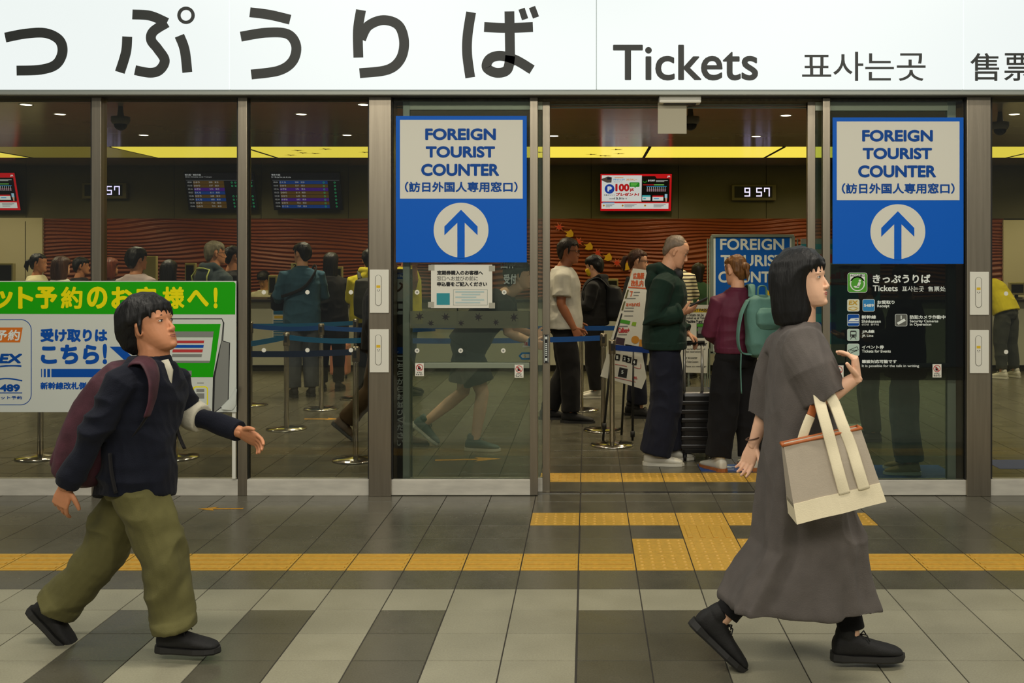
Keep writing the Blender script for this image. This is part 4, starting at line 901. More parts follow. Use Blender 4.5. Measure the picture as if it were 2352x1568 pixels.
for x, y, n in ((1414, 812, '1'), (1431, 815, '2'), (1440, 818, '3'), (1453, 823, '4')): m.pxpoly([(x, y), (x + 11, y + 2), (x + 9, y + 16), (x - 2, y + 14)], D + .018, .001)
m.pxpoly([(1423, 843), (1442, 847), (1439, 868), (1419, 864)], D + .018, .001); m.use(M_wprint)
for n, x, y in (('1', 1415, 816), ('2', 1432, 819), ('3', 1441, 822), ('4', 1454, 827), ('5', 1427, 850)): put_text(m, n, x, y, x + 5, y + 8, D + .016, .3)
m.use(M_red).stroke([(1413, 836), (1440, 841)], 1, D + .018, .001).stroke([(1453, 842), (1470, 846), (1472, 836)], 1, D + .018, .001).stroke([(1412, 866), (1460, 877)], 1, D + .018, .001); put_text(m, '改札', 1455, 864, 1464, 871, D + .02, .2); obj('lower_sheet', m, None, t)
m = MB(); m.sm = True
for a, b in (((1408, 770), (1385, 1000)), ((1455, 780), (1453, 1006))):
    p, q = P(a[0], a[1], D + .03), P(b[0], b[1], D); q.z = .0; q.y = D + .02; m.tube([p, q], .011, 10)
p, q = P(1440, 770, D + .03), Vector((PX(1430, D), D + .3, 0)); m.tube([p, q], .011, 10); obj('tripod', m, M_black, t)
for x, y in ((1388, 985), (1453, 1003)):
    m = MB(); m.sm = True; c = P(x, y, D); m.cyl(c, .02, .05, 12); obj('leg_clamp', m, M_black, t)
D = 7.34
t = thing('entrance_sign', 'upright dark entrance sign with white characters behind the left glass door', 'sign', (PX(925, D), D, 0))
m = MB(); m.box(PX(903, D), PX(946, D), D, D + .03, 0.02, PZ(618, D)); obj('panel', m, mat('charcoal_board', (30, 32, 32), .5), t)
m = MB(); m.use(mat('grey_white_board', (176, 186, 180), .6)).pxbox(905, 640, 944, 722, D - .003, .002); m.use(M_navy).pxbox(905, 626, 944, 640, D - .003, .002).pxbox(905, 797, 944, 812, D - .003, .002); m.use(M_black); put_text(m, '入', 907, 648, 943, 672, D - .003, 1.2, .002); put_text(m, '口', 909, 692, 941, 716, D - .003, 1.4, .002); m.use(M_wprint); put_text(m, 'ENTRANCE', 904, 630, 945, 637, D - .003, .3, .002); m.stroke([(906, 808), (909, 811), (915, 807)], 1.5, D - .004, .001); obj('header', m, None, t)
m = MB()
for k, ch in enumerate('こちらからお並びください'): put_text(m, ch, 911, 816 + k * 17.6, 929, 830 + k * 17.6, D, .5, .002)
obj('lettering', m, M_wprint, t)
m = MB(); m.box(PX(898, D), PX(950, D), D - .1, D + .16, 0, .02); obj('base', m, M_dark, t)
D = 9.75
t = thing('rail_pass_board', 'pale board with rail pass lettering behind the right glass door', 'notice board', (PX(1960, D), D, 0))
m = MB(); m.use(mat('board_pale', (150, 150, 136), .6)).pxbox(1840, 548, 2022, 648, D, .02); m.use(M_teal).pxbox(1840, 560, 2022, 572, D - .002, .001).pxbox(1840, 655, 2022, 790, D, .02); m.use(M_red).pxbox(1880, 584, 1911, 603, D - .002, .001); m.use(M_belt).pxbox(1842, 680, 1920, 720, D - .002, .001); m.use(M_bb).pxbox(1842, 740, 1920, 765, D - .002, .001); obj('board', m, None, t)
m = MB(); put_text(m.use(M_black), 'with your', 1926, 608, 1977, 619, D, .4, .004); put_text(m.use(M_red), 'Rail Passes', 1894, 624, 2004, 640, D, .9, .004); obj('lettering', m, None, t)
m = MB()
for x in (1850, 2008): m.box(PX(x, D), PX(x + 6, D), D + .02, D + .04, 0, PZ(640, D))
m.box(PX(1845, D), PX(2018, D), D - .12, D + .2, 0, .02); obj('stand', m, M_alu_d, t)
# dome cameras
def dome(px, py, D, label):
    c = P(px, py, D); t = thing('dome_camera', label, 'camera', Vector((c.x, D, CZ)), group='ceiling dome cameras')
    m = MB(); m.sm = True; m.lathe((c.x, D, CZ - .17), [(.07, 0), (.085, .03), (.085, .07), (.03, .08), (.02, .17)], 24); obj('housing', m, mat('camera_grey', (112, 108, 96), .5), t)
    m = MB(); m.ell((c.x, D, CZ - .17), (.06, .06, .06)); obj('dome', m, M_black, t)
dome(277, 268, 9.9, 'grey ceiling dome camera behind the second window'); dome(2297, 285, 10.3, 'grey ceiling dome camera behind the far right window'); dome(1586, 272, 9.9, 'grey ceiling dome camera beside the hanging paper')
# blue floor sheets
m = MB(); D0_ = 7.95; m.use(mat('blue_floor_vinyl', (26, 74, 142), .45)).box(PX(1606, 8.0), PX(1990, 8.0), 7.86, 8.12, .0006, .002); m.use(M_wprint)
rr = random.Random(3)
for k in range(30):
    x = PX(1655, 8) + rr.random() * .75; y = 7.9 + rr.random() * .16; m.box(x, x + .05 + .05 * rr.random(), y, y + .018, .002, .0026)
tag(obj('floor_sticker', m), 'blue printed queue sticker on the floor under the woman in maroon', 'floor sticker')
m = MB(); m.use(mat('blue_floor_vinyl', (26, 74, 142), .45)).box(PX(1940, 7.9), PX(2175, 7.9), 7.62, 8.1, .0006, .002); tag(obj('floor_sticker', m), 'blue floor sticker behind the right glass door', 'floor sticker')
m = MB(); m.use(mat('dull_blue_vinyl', (52, 66, 112), .5)).box(PX(2268, 8.2), 8.0, 7.95, 8.3, .0006, .002); tag(obj('floor_sticker', m), 'dull blue floor band behind the far right window', 'floor sticker')
# ------------------------------------------------------------------ figures
def V(*a): return Vector(a)
def lerp(a, b, t): return Vector(a).lerp(Vector(b), t)
def _h(ix, iy, iz):
    n = (ix * 374761393 + iy * 668265263 + iz * 2147483647 + 1013904223) & 0xffffffff
    n = ((n ^ (n >> 13)) * 1274126177) & 0xffffffff; n = (n ^ (n >> 16)) & 0xffff
    return n / 65535.0
def vnoise(p):
    i = np.floor(p).astype(np.int64); f = p - i; u = f * f * (3 - 2 * f); r = 0
    for dx in (0, 1):
        for dy in (0, 1):
            for dz in (0, 1):
                w = (u[:, 0] if dx else 1 - u[:, 0]) * (u[:, 1] if dy else 1 - u[:, 1]) * (u[:, 2] if dz else 1 - u[:, 2])
                r = r + w * _h(i[:, 0] + dx, i[:, 1] + dy, i[:, 2] + dz)
    return r * 2 - 1
def fuse(mb, vox, sm=3):
    """union of the collected closed shapes as one continuous smooth surface"""
    me = bpy.data.meshes.new('f'); me.from_pydata(mb.v, [], mb.f)
    bm = bmesh.new(); bm.from_mesh(me); bmesh.ops.recalc_face_normals(bm, faces=bm.faces[:]); bm.to_mesh(me); bm.free()
    o = bpy.data.objects.new('f', me); COL.objects.link(o)
    r = o.modifiers.new('r', 'REMESH'); r.mode = 'VOXEL'; r.voxel_size = vox; r.use_smooth_shade = True
    if sm: s = o.modifiers.new('s', 'SMOOTH'); s.factor = .5; s.iterations = sm
    dg = bpy.context.evaluated_depsgraph_get(); dg.update()
    res = bpy.data.meshes.new_from_object(o.evaluated_get(dg))
    bpy.data.objects.remove(o); bpy.data.meshes.remove(me)
    res.materials.clear(); res.polygons.foreach_set('use_smooth', [True] * len(res.polygons))
    return res
def folds(me, amp, freq=(9, 9, 5), seed=0, ridge=True, fine=0.3):
    n = len(me.vertices); co = np.empty(n * 3); no = np.empty(n * 3)
    me.vertices.foreach_get('co', co); me.vertices.foreach_get('normal', no); co = co.reshape(-1, 3); no = no.reshape(-1, 3)
    q = co + .05 * np.stack([vnoise(co * 6 + 3.1 + seed), vnoise(co * 6 + 7.7 + seed), vnoise(co * 6 + 11.3 + seed)], -1)
    a = vnoise(q * np.array(freq) + seed * 1.7)
    if ridge: a = (1 - 2 * np.abs(a)) * .9 - .3
    b = vnoise(q * np.array(freq) * 2.6 + 5 + seed)
    co = co + no * ((a + fine * b) * amp)[:, None]
    me.vertices.foreach_set('co', co.ravel()); me.update(); return me
def joinm(*ms):
    m = MB(); m.use(None, True)
    for me in ms: m.add([v.co.copy() for v in me.vertices], [tuple(p.vertices) for p in me.polygons]); bpy.data.meshes.remove(me)
    m.mats = []; r = m.mesh(); return r
def cloth(name, c, rough=.9, noise=.08, bump=.15, sheen=.04):
    return mat(name, c, rough, noise=noise, scale=14, bump=bump, bscale=220, sheen=sheen, spec=.25)
def skinmat(name, c): return mat(name, c, .5, noise=.06, scale=18, bump=.04, bscale=160, spec=.35)
def hairmat(name, c):
    return mat(name, c, .5, noise=.35, scale=40, bump=.45, bscale=110, stretch=(1, 1, .10), spec=.35)
def stand(H, f=False):
    s = H / 1.70; w = .92 if f else 1.0
    J = dict(pelvis=V(0, 0, .93), waist=V(0, 0, 1.06), chest=V(0, 0, 1.26), neck=V(-.015, 0, 1.42), head=V(.02, 0, 1.588),
             shR=V(-.01, -.175 * w, 1.37), shL=V(-.01, .175 * w, 1.37), elR=V(-.03, -.225 * w, 1.10), elL=V(-.03, .225 * w, 1.10),
             wrR=V(.03, -.225 * w, .87), wrL=V(.03, .225 * w, .87), hipR=V(0, -.085, .88), hipL=V(0, .085, .88),
             knR=V(.015, -.095, .47), knL=V(.015, .095, .47), anR=V(-.03, -.10, .085), anL=V(-.03, .10, .085))
    return {k: v * s for k, v in J.items()}
def shift(J, d, keys):
    for k in keys: J[k] = J[k] + Vector(d)
UP = ('waist', 'chest', 'neck', 'head', 'shR', 'shL', 'elR', 'elL', 'wrR', 'wrL', 'pelvis')
def ring(c, side, fwd, w, d, seg=24, ex=2.3):
    r = []
    for k in range(seg):
        a = 2 * PI * k / seg; ca, sa = math.cos(a), math.sin(a)
        r.append(c + side * (w * math.copysign(abs(ca) ** (2 / ex), ca)) + fwd * (d * math.copysign(abs(sa) ** (2 / ex), sa)))
    return r
def torso_rings(J, s, off=0.0, spec=None, wide=1.0):
    sh = (J['shL'] - J['shR']); hp = (J['hipL'] - J['hipR']); sh.normalize(); hp.normalize()
    P0, P1, P2, P3 = J['pelvis'], J['waist'], J['chest'], J['neck']
    base = spec or [(P0 - V(0, 0, .10 * s), 0, .125, .095), (P0, 0, .168, .118), (lerp(P0, P1, .6), .25, .155, .108), (P1, .4, .142, .100), (lerp(P1, P2, .5), .7, .152, .108), (P2, 1, .168, .120), (lerp(P2, P3, .45), 1, .165, .105), (lerp(P2, P3, .75), 1, .125, .082), (P3, 1, .062, .060)]
    out = []
    for i, (c, t, w, d) in enumerate(base):
        side = hp.lerp(sh, t).normalized(); a = base[max(i - 1, 0)][0]; b = base[min(i + 1, len(base) - 1)][0]
        tn = (b - a).normalized(); fwd = side.cross(tn).normalized() ; side = tn.cross(fwd).normalized() if False else side
        out.append(ring(c, side, fwd, w * s * wide + off, d * s * wide + off))
    return out
def hand(mb, w, d, nrm, thumb, k=1.0, curl=.35, spread=1.0):
    """palm, five jointed fingers; d = finger direction, nrm = back of the hand, thumb = side the thumb leaves"""
    d = Vector(d).normalized(); th = Vector(thumb); th = (th - d * th.dot(d)).normalized(); nrm = Vector(nrm); nrm = (nrm - d * nrm.dot(d) - th * nrm.dot(th)); nrm = nrm.normalized() if nrm.length > 1e-4 else d.cross(th)
    w = Vector(w); P_ = []
    for t, a, b in ((-.02, .026, .02), (.02, .034, .017), (.055, .041, .016), (.085, .040, .013)): P_.append(ring(w + d * (t * k), th, nrm, a * k, b * k, 14, 2.6))
    mb.rings(P_)
    for i, (o, L, r) in enumerate(((.030, .074, .0088), (.010, .082, .0090), (-.010, .076, .0086), (-.029, .060, .0076))):
        p = w + d * (.080 * k) + th * (o * k); pts = [p - d * .012 * k, p]; dirv = (d + th * (o * 2.2 * spread)).normalized(); c = curl * (1 + .22 * i)
        for seg in (.45, .31, .26):
            dirv = (dirv * math.cos(c) - nrm * math.sin(c)).normalized(); pts.append(pts[-1] + dirv * (L * seg * k)); c *= 1.05
        mb.tube(pts, [r * k * q for q in (1.05, 1.08, 1.0, .92, .72)], 10)
    p = w + d * (.018 * k) + th * (.028 * k); dv = (d * .62 + th * .72 - nrm * .25).normalized(); pts = [p - dv * .012 * k, p]
    for seg in (.032, .028, .022): pts.append(pts[-1] + dv * seg * k); dv = (dv * .94 + d * .3 - nrm * .12).normalized()
    mb.tube(pts, [q * k for q in (.013, .0125, .011, .0098, .0072)], 10)
HEAD = [(-.50, .30, .10, .09), (-.465, .355, .02, .155), (-.40, .372, -.08, .205), (-.30, .372, -.17, .245), (-.21, .368, -.24, .268), (-.10, .358, -.34, .292), (0, .348, -.405, .312), (.08, .372, -.43, .326), (.2, .362, -.44, .33), (.32, .295, -.41, .306), (.42, .17, -.32, .235), (.475, .04, -.2, .145), (.5, -.03, -.11, .05)]
def slices(mb, rows, hh, M, c, seg=28, ex=2.35):
    R = []
    for z, xf, xb, w in rows:
        m_ = (xf + xb) / 2; h = (xf - xb) / 2; r = []
        for k in range(seg):
            a = 2 * PI * k / seg; ca, sa = math.cos(a), math.sin(a)
            r.append(c + M @ V((m_ + h * math.copysign(abs(ca) ** (2 / ex), ca)) * hh, w * math.copysign(abs(sa) ** (2 / ex), sa) * hh, z * hh))
        R.append(r)
    mb.rings(R)
def headM(yaw, pitch, roll=0): return (Matrix.Rotation(math.radians(yaw), 3, 'Z') @ Matrix.Rotation(math.radians(pitch), 3, 'Y') @ Matrix.Rotation(math.radians(roll), 3, 'X'))
def make_head(mb, J, hh, M, f=False):
    c = J['head']; Q = lambda x, y, z: c + M @ V(x * hh, y * hh, z * hh)
    slices(mb, HEAD, hh, M, c)
    E_ = lambda p, r, rot=None: mb.ell(Q(*p), tuple(v * hh for v in r), M @ rot if rot else M, 14, 8)
    nose = [((.338, 0, .05), .020), ((.362, 0, -.02), .027), ((.398, 0, -.10), .034), ((.422, 0, -.152), .041), ((.385, 0, -.195), .042)]
    mb.tube([Q(*p) for p, r in nose], [r * hh * (.9 if f else 1) for p, r in nose], 10)
    for s in (-1, 1):
        E_((.385, .045 * s, -.175), (.040, .033, .030)); E_((.320, .13 * s, .075), (.026, .09, .03))
        E_((.300, .135 * s, .005), (.038, .072, .036))
        E_((-.03, .325 * s, -.045), (.062, .028, .13), Matrix.Rotation(.25 * s, 3, 'Z')); E_((-.01, .34 * s, .02), (.055, .03, .06)); E_((0, .325 * s, -.13), (.035, .026, .045))
    E_((.366, 0, -.262), (.030, .095, .026)); E_((.360, 0, -.312), (.030, .08, .028)); E_((.335, 0, -.425), (.06, .095, .06))
    n0 = J['neck'] - V(0, 0, .05); nr = (.052 if f else .058) * hh / .225
    mb.tube([n0, J['neck'], Q(-.05, 0, -.40), Q(-.08, 0, -.15)], [nr * 1.25, nr * 1.08, nr, nr * .95], 18)
def face_bits(root, J, hh, M, hairc, lip=(150, 84, 74), detail=True):
    c = J['head']; Q = lambda x, y, z: c + M @ V(x * hh, y * hh, z * hh)
    mw = mat('eye_white', (206, 200, 190), .25); mi = mat('eye_iris', (26, 18, 14), .2)
    for s in (-1, 1):
        m = MB(); m.sm = True; m.ell(Q(.319, .138 * s, .004), (.024 * hh, .056 * hh, .019 * hh), M, 14, 8); e = obj('eye', m, mw, root, True)
        m = MB(); m.sm = True; m.ell(Q(.334, .142 * s, .005), (.013 * hh, .024 * hh, .019 * hh), M, 12, 8); obj('iris', m, mi, e, True)
        if detail:
            m = MB(); m.sm = True; m.tube([Q(.322, .080 * s, .010), Q(.342, .11 * s, .023), Q(.338, .15 * s, .025), Q(.308, .196 * s, .012)], [.004 * hh, .008 * hh, .008 * hh, .005 * hh], 6); obj('eyelashes', m, mi, e, True)
        m = MB(); m.sm = True; m.tube([Q(.353, .06 * s, .085), Q(.345, .12 * s, .103), Q(.308, .20 * s, .092)], [.008 * hh, .012 * hh, .006 * hh], 6); obj('eyebrow', m, hairc, root, True)
    m = MB(); m.sm = True; m.ell(Q(.376, 0, -.268), (.021 * hh, .08 * hh, .015 * hh), M, 14, 6); m.ell(Q(.371, 0, -.300), (.021 * hh, .068 * hh, .017 * hh), M, 14, 6)
    o = obj('lips', m, mat('lip_%d' % lip[0], lip, .4), root, True)
HAIR = {
    'short': [(-.36, -.24, -.36, .15), (-.22, -.15, -.45, .26), (-.08, -.08, -.48, .335), (.05, 0, -.5, .36), (.14, .12, -.505, .37), (.22, .33, -.50, .372), (.31, .385, -.475, .355), (.42, .31, -.41, .305), (.5, .16, -.3, .22), (.565, -.03, -.14, .08)],
    'mop': [(-.42, -.26, -.40, .18), (-.28, -.16, -.52, .29), (-.1, -.07, -.57, .37), (.04, .04, -.59, .40), (.12, .24, -.59, .41), (.2, .375, -.585, .41), (.32, .395, -.55, .395), (.44, .33, -.48, .34), (.54, .2, -.35, .25), (.61, 0, -.15, .09)],
    'buzz': [(-.30, -.25, -.34, .16), (-.24, -.24, -.40, .245), (-.12, -.18, -.46, .318), (0, -.10, -.458, .345), (.1, .06, -.475, .357), (.2, .26, -.482, .362), (.3, .285, -.458, .342), (.4, .20, -.378, .285), (.475, .07, -.25, .185), (.525, -.02, -.12, .06)],
    'bob': [(-.80, -.02, -.44, .28), (-.74, .08, -.53, .36), (-.55, .13, -.57, .40), (-.35, .15, -.575, .415), (-.15, .17, -.575, .42), (.02, .20, -.565, .42), (.14, .26, -.555, .415), (.22, .372, -.54, .40), (.32, .37, -.51, .385), (.43, .30, -.43, .32), (.52, .17, -.31, .22), (.58, -.02, -.13, .07)],
    'long': [(-1.35, -.28, -.46, .22), (-1.1, -.2, -.52, .33), (-.7, -.1, -.54, .37), (-.4, -.04, -.55, .385), (-.15, .06, -.55, .385), (.04, .14, -.54, .385), (.16, .26, -.53, .385), (.24, .40, -.52, .385), (.34, .4, -.49, .365), (.44, .31, -.41, .3), (.52, .15, -.3, .2), (.57, -.02, -.13, .07)],
    'tied': [(-.36, -.22, -.36, .15), (-.22, -.13, -.43, .25), (-.08, -.06, -.46, .325), (.05, .03, -.475, .345), (.14, .16, -.48, .352), (.24, .34, -.475, .35), (.33, .36, -.445, .33), (.43, .26, -.37, .27), (.5, .12, -.26, .18), (.545, -.03, -.12, .06)]}
def make_hair(root, J, hh, M, style, mt, vox=.006, extra=None):
    c = J['head']; Q = lambda x, y, z: c + M @ V(x * hh, y * hh, z * hh); mb = MB(); slices(mb, HAIR[style], hh, M, c, 32, 3.0 if style in ('bob', 'long') else 2.2)
    if style in ('short', 'mop', 'bob', 'tied', 'long') :
        for k in range(7):                                             # fringe locks
            y = (-.27 + .09 * k); L = .10 + .035 * ((k * 7) % 3)
            if style in ('tied',): continue
            mb.tube([Q(.30 - abs(y) * .35, y, .33), Q(.378 - abs(y) * .42, y * 1.08, .22), Q(.372 - abs(y) * .45, y * 1.12, .20 - L)], [.05 * hh, .034 * hh, .010 * hh], 8)
        for s in (-1, 1): mb.tube([Q(.1, .33 * s, .2), Q(.05, .355 * s, .02), Q(.02, .345 * s, -.14)], [.05 * hh, .04 * hh, .012 * hh], 8)
    if extra == 'ponytail': mb.tube([Q(-.42, 0, .16), Q(-.62, 0, .08), Q(-.68, 0, -.2), Q(-.6, 0, -.55)], [.07 * hh, .11 * hh, .12 * hh, .03 * hh], 12)
    if extra == 'bun':
        mb.ell(Q(-.52, 0, .06), (.11 * hh, .15 * hh, .15 * hh), M); mb.tube([Q(-.56, .02, .02), Q(-.58, .03, -.2), Q(-.52, .02, -.5)], [.06 * hh, .07 * hh, .015 * hh], 10)
        mb.tube([Q(-.54, -.08, 0), Q(-.52, -.09, -.2), Q(-.45, -.1, -.38)], [.03 * hh, .035 * hh, .008 * hh], 8)
    me = fuse(mb, vox, 2); folds(me, (.0055 if style != 'buzz' else .0006) * hh / .225, (22, 22, 4) if style in ('bob', 'long') else (24, 24, 9), 3, True, .5)
    return obj('hair', me, mt, root, True)
def shoe(root, an, d, L, up, mt, ms, low=.085, wide=1.0, name='shoe', laces=True):
    """upper and sole in one frame: d heel to toe, up the sole normal; an = ankle joint"""
    d = Vector(d).normalized(); up = Vector(up); up = (up - d * up.dot(d)).normalized(); sd = up.cross(d); o = Vector(an) - up * low * L / .27
    k = L / .27; F = lambda x, y, z: o + d * (x * k) + sd * (y * k * wide) + up * (z * k)
    mb = MB(); R = []
    for x, w, z0, z1 in ((-.078, .022, .03, .075), (-.066, .034, .02, .098), (-.03, .038, .018, .108), (.01, .039, .018, .108), (.05, .042, .018, .088), (.10, .048, .018, .070), (.145, .047, .018, .058), (.178, .038, .018, .048), (.195, .018, .022, .038)):
        r = []
        for q in range(20):
            a = 2 * PI * q / 20; ca, sa = math.cos(a), math.sin(a); r.append(F(x, w * math.copysign(abs(ca) ** .8, ca), (z0 + z1) / 2 + (z1 - z0) / 2 * math.copysign(abs(sa) ** .8, sa)))
        R.append(r)
    mb.rings(R); mb.tube([F(-.03, 0, .095), F(-.02, 0, .13)], [.04 * k, .038 * k], 16)
    me = fuse(mb, .006, 3); sh = obj(name, me, mt, root, True)
    mb = MB(); mb.sm = False; pts = [(-.088, .0), (-.08, .026), (-.05, .038), (0, .037), (.05, .042), (.10, .051), (.15, .049), (.188, .034), (.206, .0)]; pts = pts + [(x, -y) for x, y in pts[-2:0:-1]]
    lo = [F(x * .985, y * .95, 0) for x, y in pts]; mi_ = [F(x * 1.01, y * 1.04, .008) for x, y in pts]; hi = [F(x, y, .032 if x < 0 else .026) for x, y in pts]
    mb.rings([lo, mi_, hi]); obj('sole', mb, ms, sh, True)
    if laces:
        mb = MB(); mb.sm = True
        for q in range(4): x = .035 + q * .02; z = .098 - q * .0105; mb.tube([F(x, -.024, z - .008), F(x, 0, z), F(x, .024, z - .008)], .0032 * k, 6)
        mb.tube([F(.032, 0, .1), F(.05, .02, .106), F(.062, .034, .088)], .0028 * k, 6); mb.tube([F(.032, 0, .1), F(.05, -.022, .104), F(.058, -.036, .084)], .0028 * k, 6)
        obj('laces', mb, mt if not laces is True else mt, sh, True)
    return sh
SK = {}
def figure(name, label, loc, rotz, J, H, skin, hair, top, bottom, shoes, f=False, yaw=0, pitch=0, roll=0, vox=.011, hvox=.006, hands=None, bare=False, face=True, build=1.0, hairx=None, hh=None, group=None, lip=(150, 84, 74), kids=None):
    s = H / 1.70; hh = hh or (.228 * s); root = thing(name, label, 'person', loc, rotz, group); M = headM(yaw, pitch, roll)
    # one continuous body
    mb = MB(); mb.rings(torso_rings(J, s, -.004, None, (.93 if f else 1) * build))
    a = s * (.9 if f else 1.0) * build
    for S_ in 'RL':
        mb.tube([lerp(J['sh' + S_], J['chest'], .45), lerp(J['sh' + S_], J['chest'], .14), lerp(J['sh' + S_], J['el' + S_], .10), lerp(J['sh' + S_], J['el' + S_], .5), J['el' + S_], lerp(J['el' + S_], J['wr' + S_], .3), J['wr' + S_], J['wr' + S_] + (J['wr' + S_] - J['el' + S_]).normalized() * .015], [.045 * a, .052 * a, .054 * a, .047 * a, .040 * a, .041 * a, .027 * a, .026 * a], 14)
        mb.tube([J['hip' + S_] + V(0, 0, .04 * s), J['hip' + S_] - V(0, 0, .03), lerp(J['hip' + S_], J['kn' + S_], .5), J['kn' + S_], lerp(J['kn' + S_], J['an' + S_], .35), J['an' + S_]], [.085 * a, .092 * a, .078 * a, .056 * a, .055 * a, .036 * a], 14)
    body = fuse(mb, vox, 4)
    mb = MB(); make_head(mb, J, hh, M, f); hd = fuse(mb, hvox * .75, 4)
    ms = [body, hd]
    hk = s * (.93 if f else 1.0)
    for S_ in 'RL':
        sg = 1 if S_ == 'L' else -1; fa = (J['wr' + S_] - J['el' + S_]).normalized(); spec = (hands or {}).get(S_, {})
        d = spec.get('d', fa); nr = spec.get('n', V(-.1, sg, 0)); th = spec.get('t', V(1, 0, .2)); mb = MB(); hand(mb, J['wr' + S_], d, nr, th, hk * spec.get('k', 1), spec.get('c', .35)); ms.append(fuse(mb, .0042 if vox > .009 else .0032, 1))
    obj('body', joinm(*ms), skin, root, True)
    if hair: make_hair(root, J, hh, M, hair[0], hair[1], hvox, hairx)
    if face: face_bits(root, J, hh, M, hair[1] if hair else mat('brow_brown', (60, 44, 34), .7), lip, vox < .009)
    if top: dress_top(root, J, s, top, vox, f, build)
    if bottom: dress_bottom(root, J, s, bottom, vox, f, build)
    for S_ in 'RL':
        if shoes:
            sp = (shoes.get('dir') or {}).get(S_); d, u = sp if sp else (V(1, -.12 if S_ == 'R' else .12, 0), V(0, 0, 1))
            shoe(root, J['an' + S_], d, shoes.get('L', .27) * s, u, shoes['m'], shoes['s'], laces=shoes.get('laces', True), low=shoes.get('low', .085))
    return root, M, hh
def dress_top(root, J, s, T, vox, f, build):
    """T: m material, sleeve long/short, hem z below the pelvis, off looseness, hood, collar, sr sleeve radii"""
    off = T.get('off', .018); mb = MB(); P0, P1, P2, P3 = J['pelvis'], J['waist'], J['chest'], J['neck']; w = (.93 if f else 1) * build
    hem = P0 - V(0, 0, T.get('hem', .02) * s); wide = T.get('wide', 0)
    spec = [(hem, .0, .165 + wide, .118 + wide), (lerp(hem, P1, .5), .2, .166 + wide, .116 + wide), (P1, .4, .158 + wide * .8, .112 + wide * .7), (lerp(P1, P2, .5), .7, .162 + wide * .5, .115 + wide * .4), (P2, 1, .172 + wide * .2, .124), (lerp(P2, P3, .45), 1, .168, .108), (lerp(P2, P3, .78), 1, .125, .086), (P3 + V(0, 0, .01), 1, .068, .066)]
    mb.rings(torso_rings(J, s, off, spec, w))
    a = s * w; r = T.get('sr', (.068, .066, .058, .056, .05, .042))
    for S_ in 'RL':
        sh, el, wr = J['sh' + S_], J['el' + S_], J['wr' + S_]; sl = T.get('sleeve', 'long')
        if sl == 'long': mb.tube([lerp(sh, P2, .5), lerp(sh, P2, .16), lerp(sh, el, .10), lerp(sh, el, .5), el, lerp(el, wr, .5), lerp(el, wr, .97)], [q * a + off * .35 for q in (r[0] * .72, r[0] * .9) + tuple(r[1:])], 16)
        else: mb.tube([lerp(sh, P2, .5), lerp(sh, P2, .16), lerp(sh, el, .10), lerp(sh, el, .45), lerp(sh, el, T.get('len', .8))], [r[0] * .72 * a + off * .3, r[0] * .9 * a + off * .3, r[1] * a + off * .3, r[1] * a + off * .5, (r[1] + .004) * a + off * .6], 16)
        if T.get('cuff') and sl == 'long': q = lerp(el, wr, .95); mb.tube([lerp(el, wr, .86), q], [r[5] * a + off * .8, r[5] * a + off * .75], 16)
    if T.get('collar'): mb.tube([P3 - V(0, 0, .02), P3 + V(0, 0, .005 + .025 * s * T['collar'])], [.08 * s, .068 * s], 18)
    if T.get('hood'):
        mb.tube([P3 + V(.05, -.085, -.01) * s, P3 + V(-.055, -.09, .035) * s, P3 + V(-.105, 0, .025) * s, P3 + V(-.055, .09, .035) * s, P3 + V(.05, .085, -.01) * s], [.03 * s, .045 * s, .052 * s, .045 * s, .03 * s], 12)
        mb.ell(P3 + V(-.10, 0, -.06) * s, (.06 * s, .12 * s, .10 * s))
    me = fuse(mb, vox * .8, 4); folds(me, T.get('amp', .007), T.get('freq', (8, 8, 10)), T.get('seed', 1)); o = obj(T.get('name', 'shirt'), me, T['m'], root, True)
    if T.get('band'):                                                   # ribbed hem
        me = MB(); me.rings(torso_rings(J, s, off + .006, [(hem - V(0, 0, .03 * s), 0, .155 + wide, .112 + wide), (hem + V(0, 0, .03 * s), .05, .162 + wide, .116 + wide)], w)); obj('hem_band', fuse(me, vox, 2), T['m'], o, True)
    return o
def dress_bottom(root, J, s, T, vox, f, build):
    mb = MB(); off = T.get('off', .014); w = (.95 if f else 1) * build; P0 = J['pelvis']; r = T.get('r', (.10, .095, .078, .07, .066)); e = T.get('end', .95)
    mb.rings(torso_rings(J, s, off, [(P0 - V(0, 0, .11 * s), 0, .13, .10), (P0 - V(0, 0, .04 * s), 0, .17, .122), (P0, 0, .160, .113), (lerp(P0, J['waist'], .35), .2, .148, .103)], w))
    for S_ in 'RL':
        h, k, a = J['hip' + S_], J['kn' + S_], J['an' + S_]
        if T.get('short'): mb.tube([h + V(0, 0, .04 * s), h - V(0, 0, .03), lerp(h, k, .5), lerp(h, k, T['short'])], [r[0] * s * .9, r[0] * s, r[1] * s, r[2] * s], 18)
        else:
            mb.tube([h + V(0, 0, .04 * s), h - V(0, 0, .03), lerp(h, k, .5), k, lerp(k, a, .5), lerp(k, a, e)], [min(r[0], .092) * s * .88, min(r[0], .104) * s, r[1] * s, r[2] * s, r[3] * s, r[4] * s], 18)
            if T.get('cuff'): mb.tube([lerp(k, a, e - .13), lerp(k, a, e + .015)], [r[4] * s + .008, r[4] * s + .010], 18)
    me = fuse(mb, vox * .8, 3); folds(me, T.get('amp', .007), T.get('freq', (9, 9, 7)), T.get('seed', 2)); return obj(T.get('name', 'trousers'), me, T['m'], root, True)
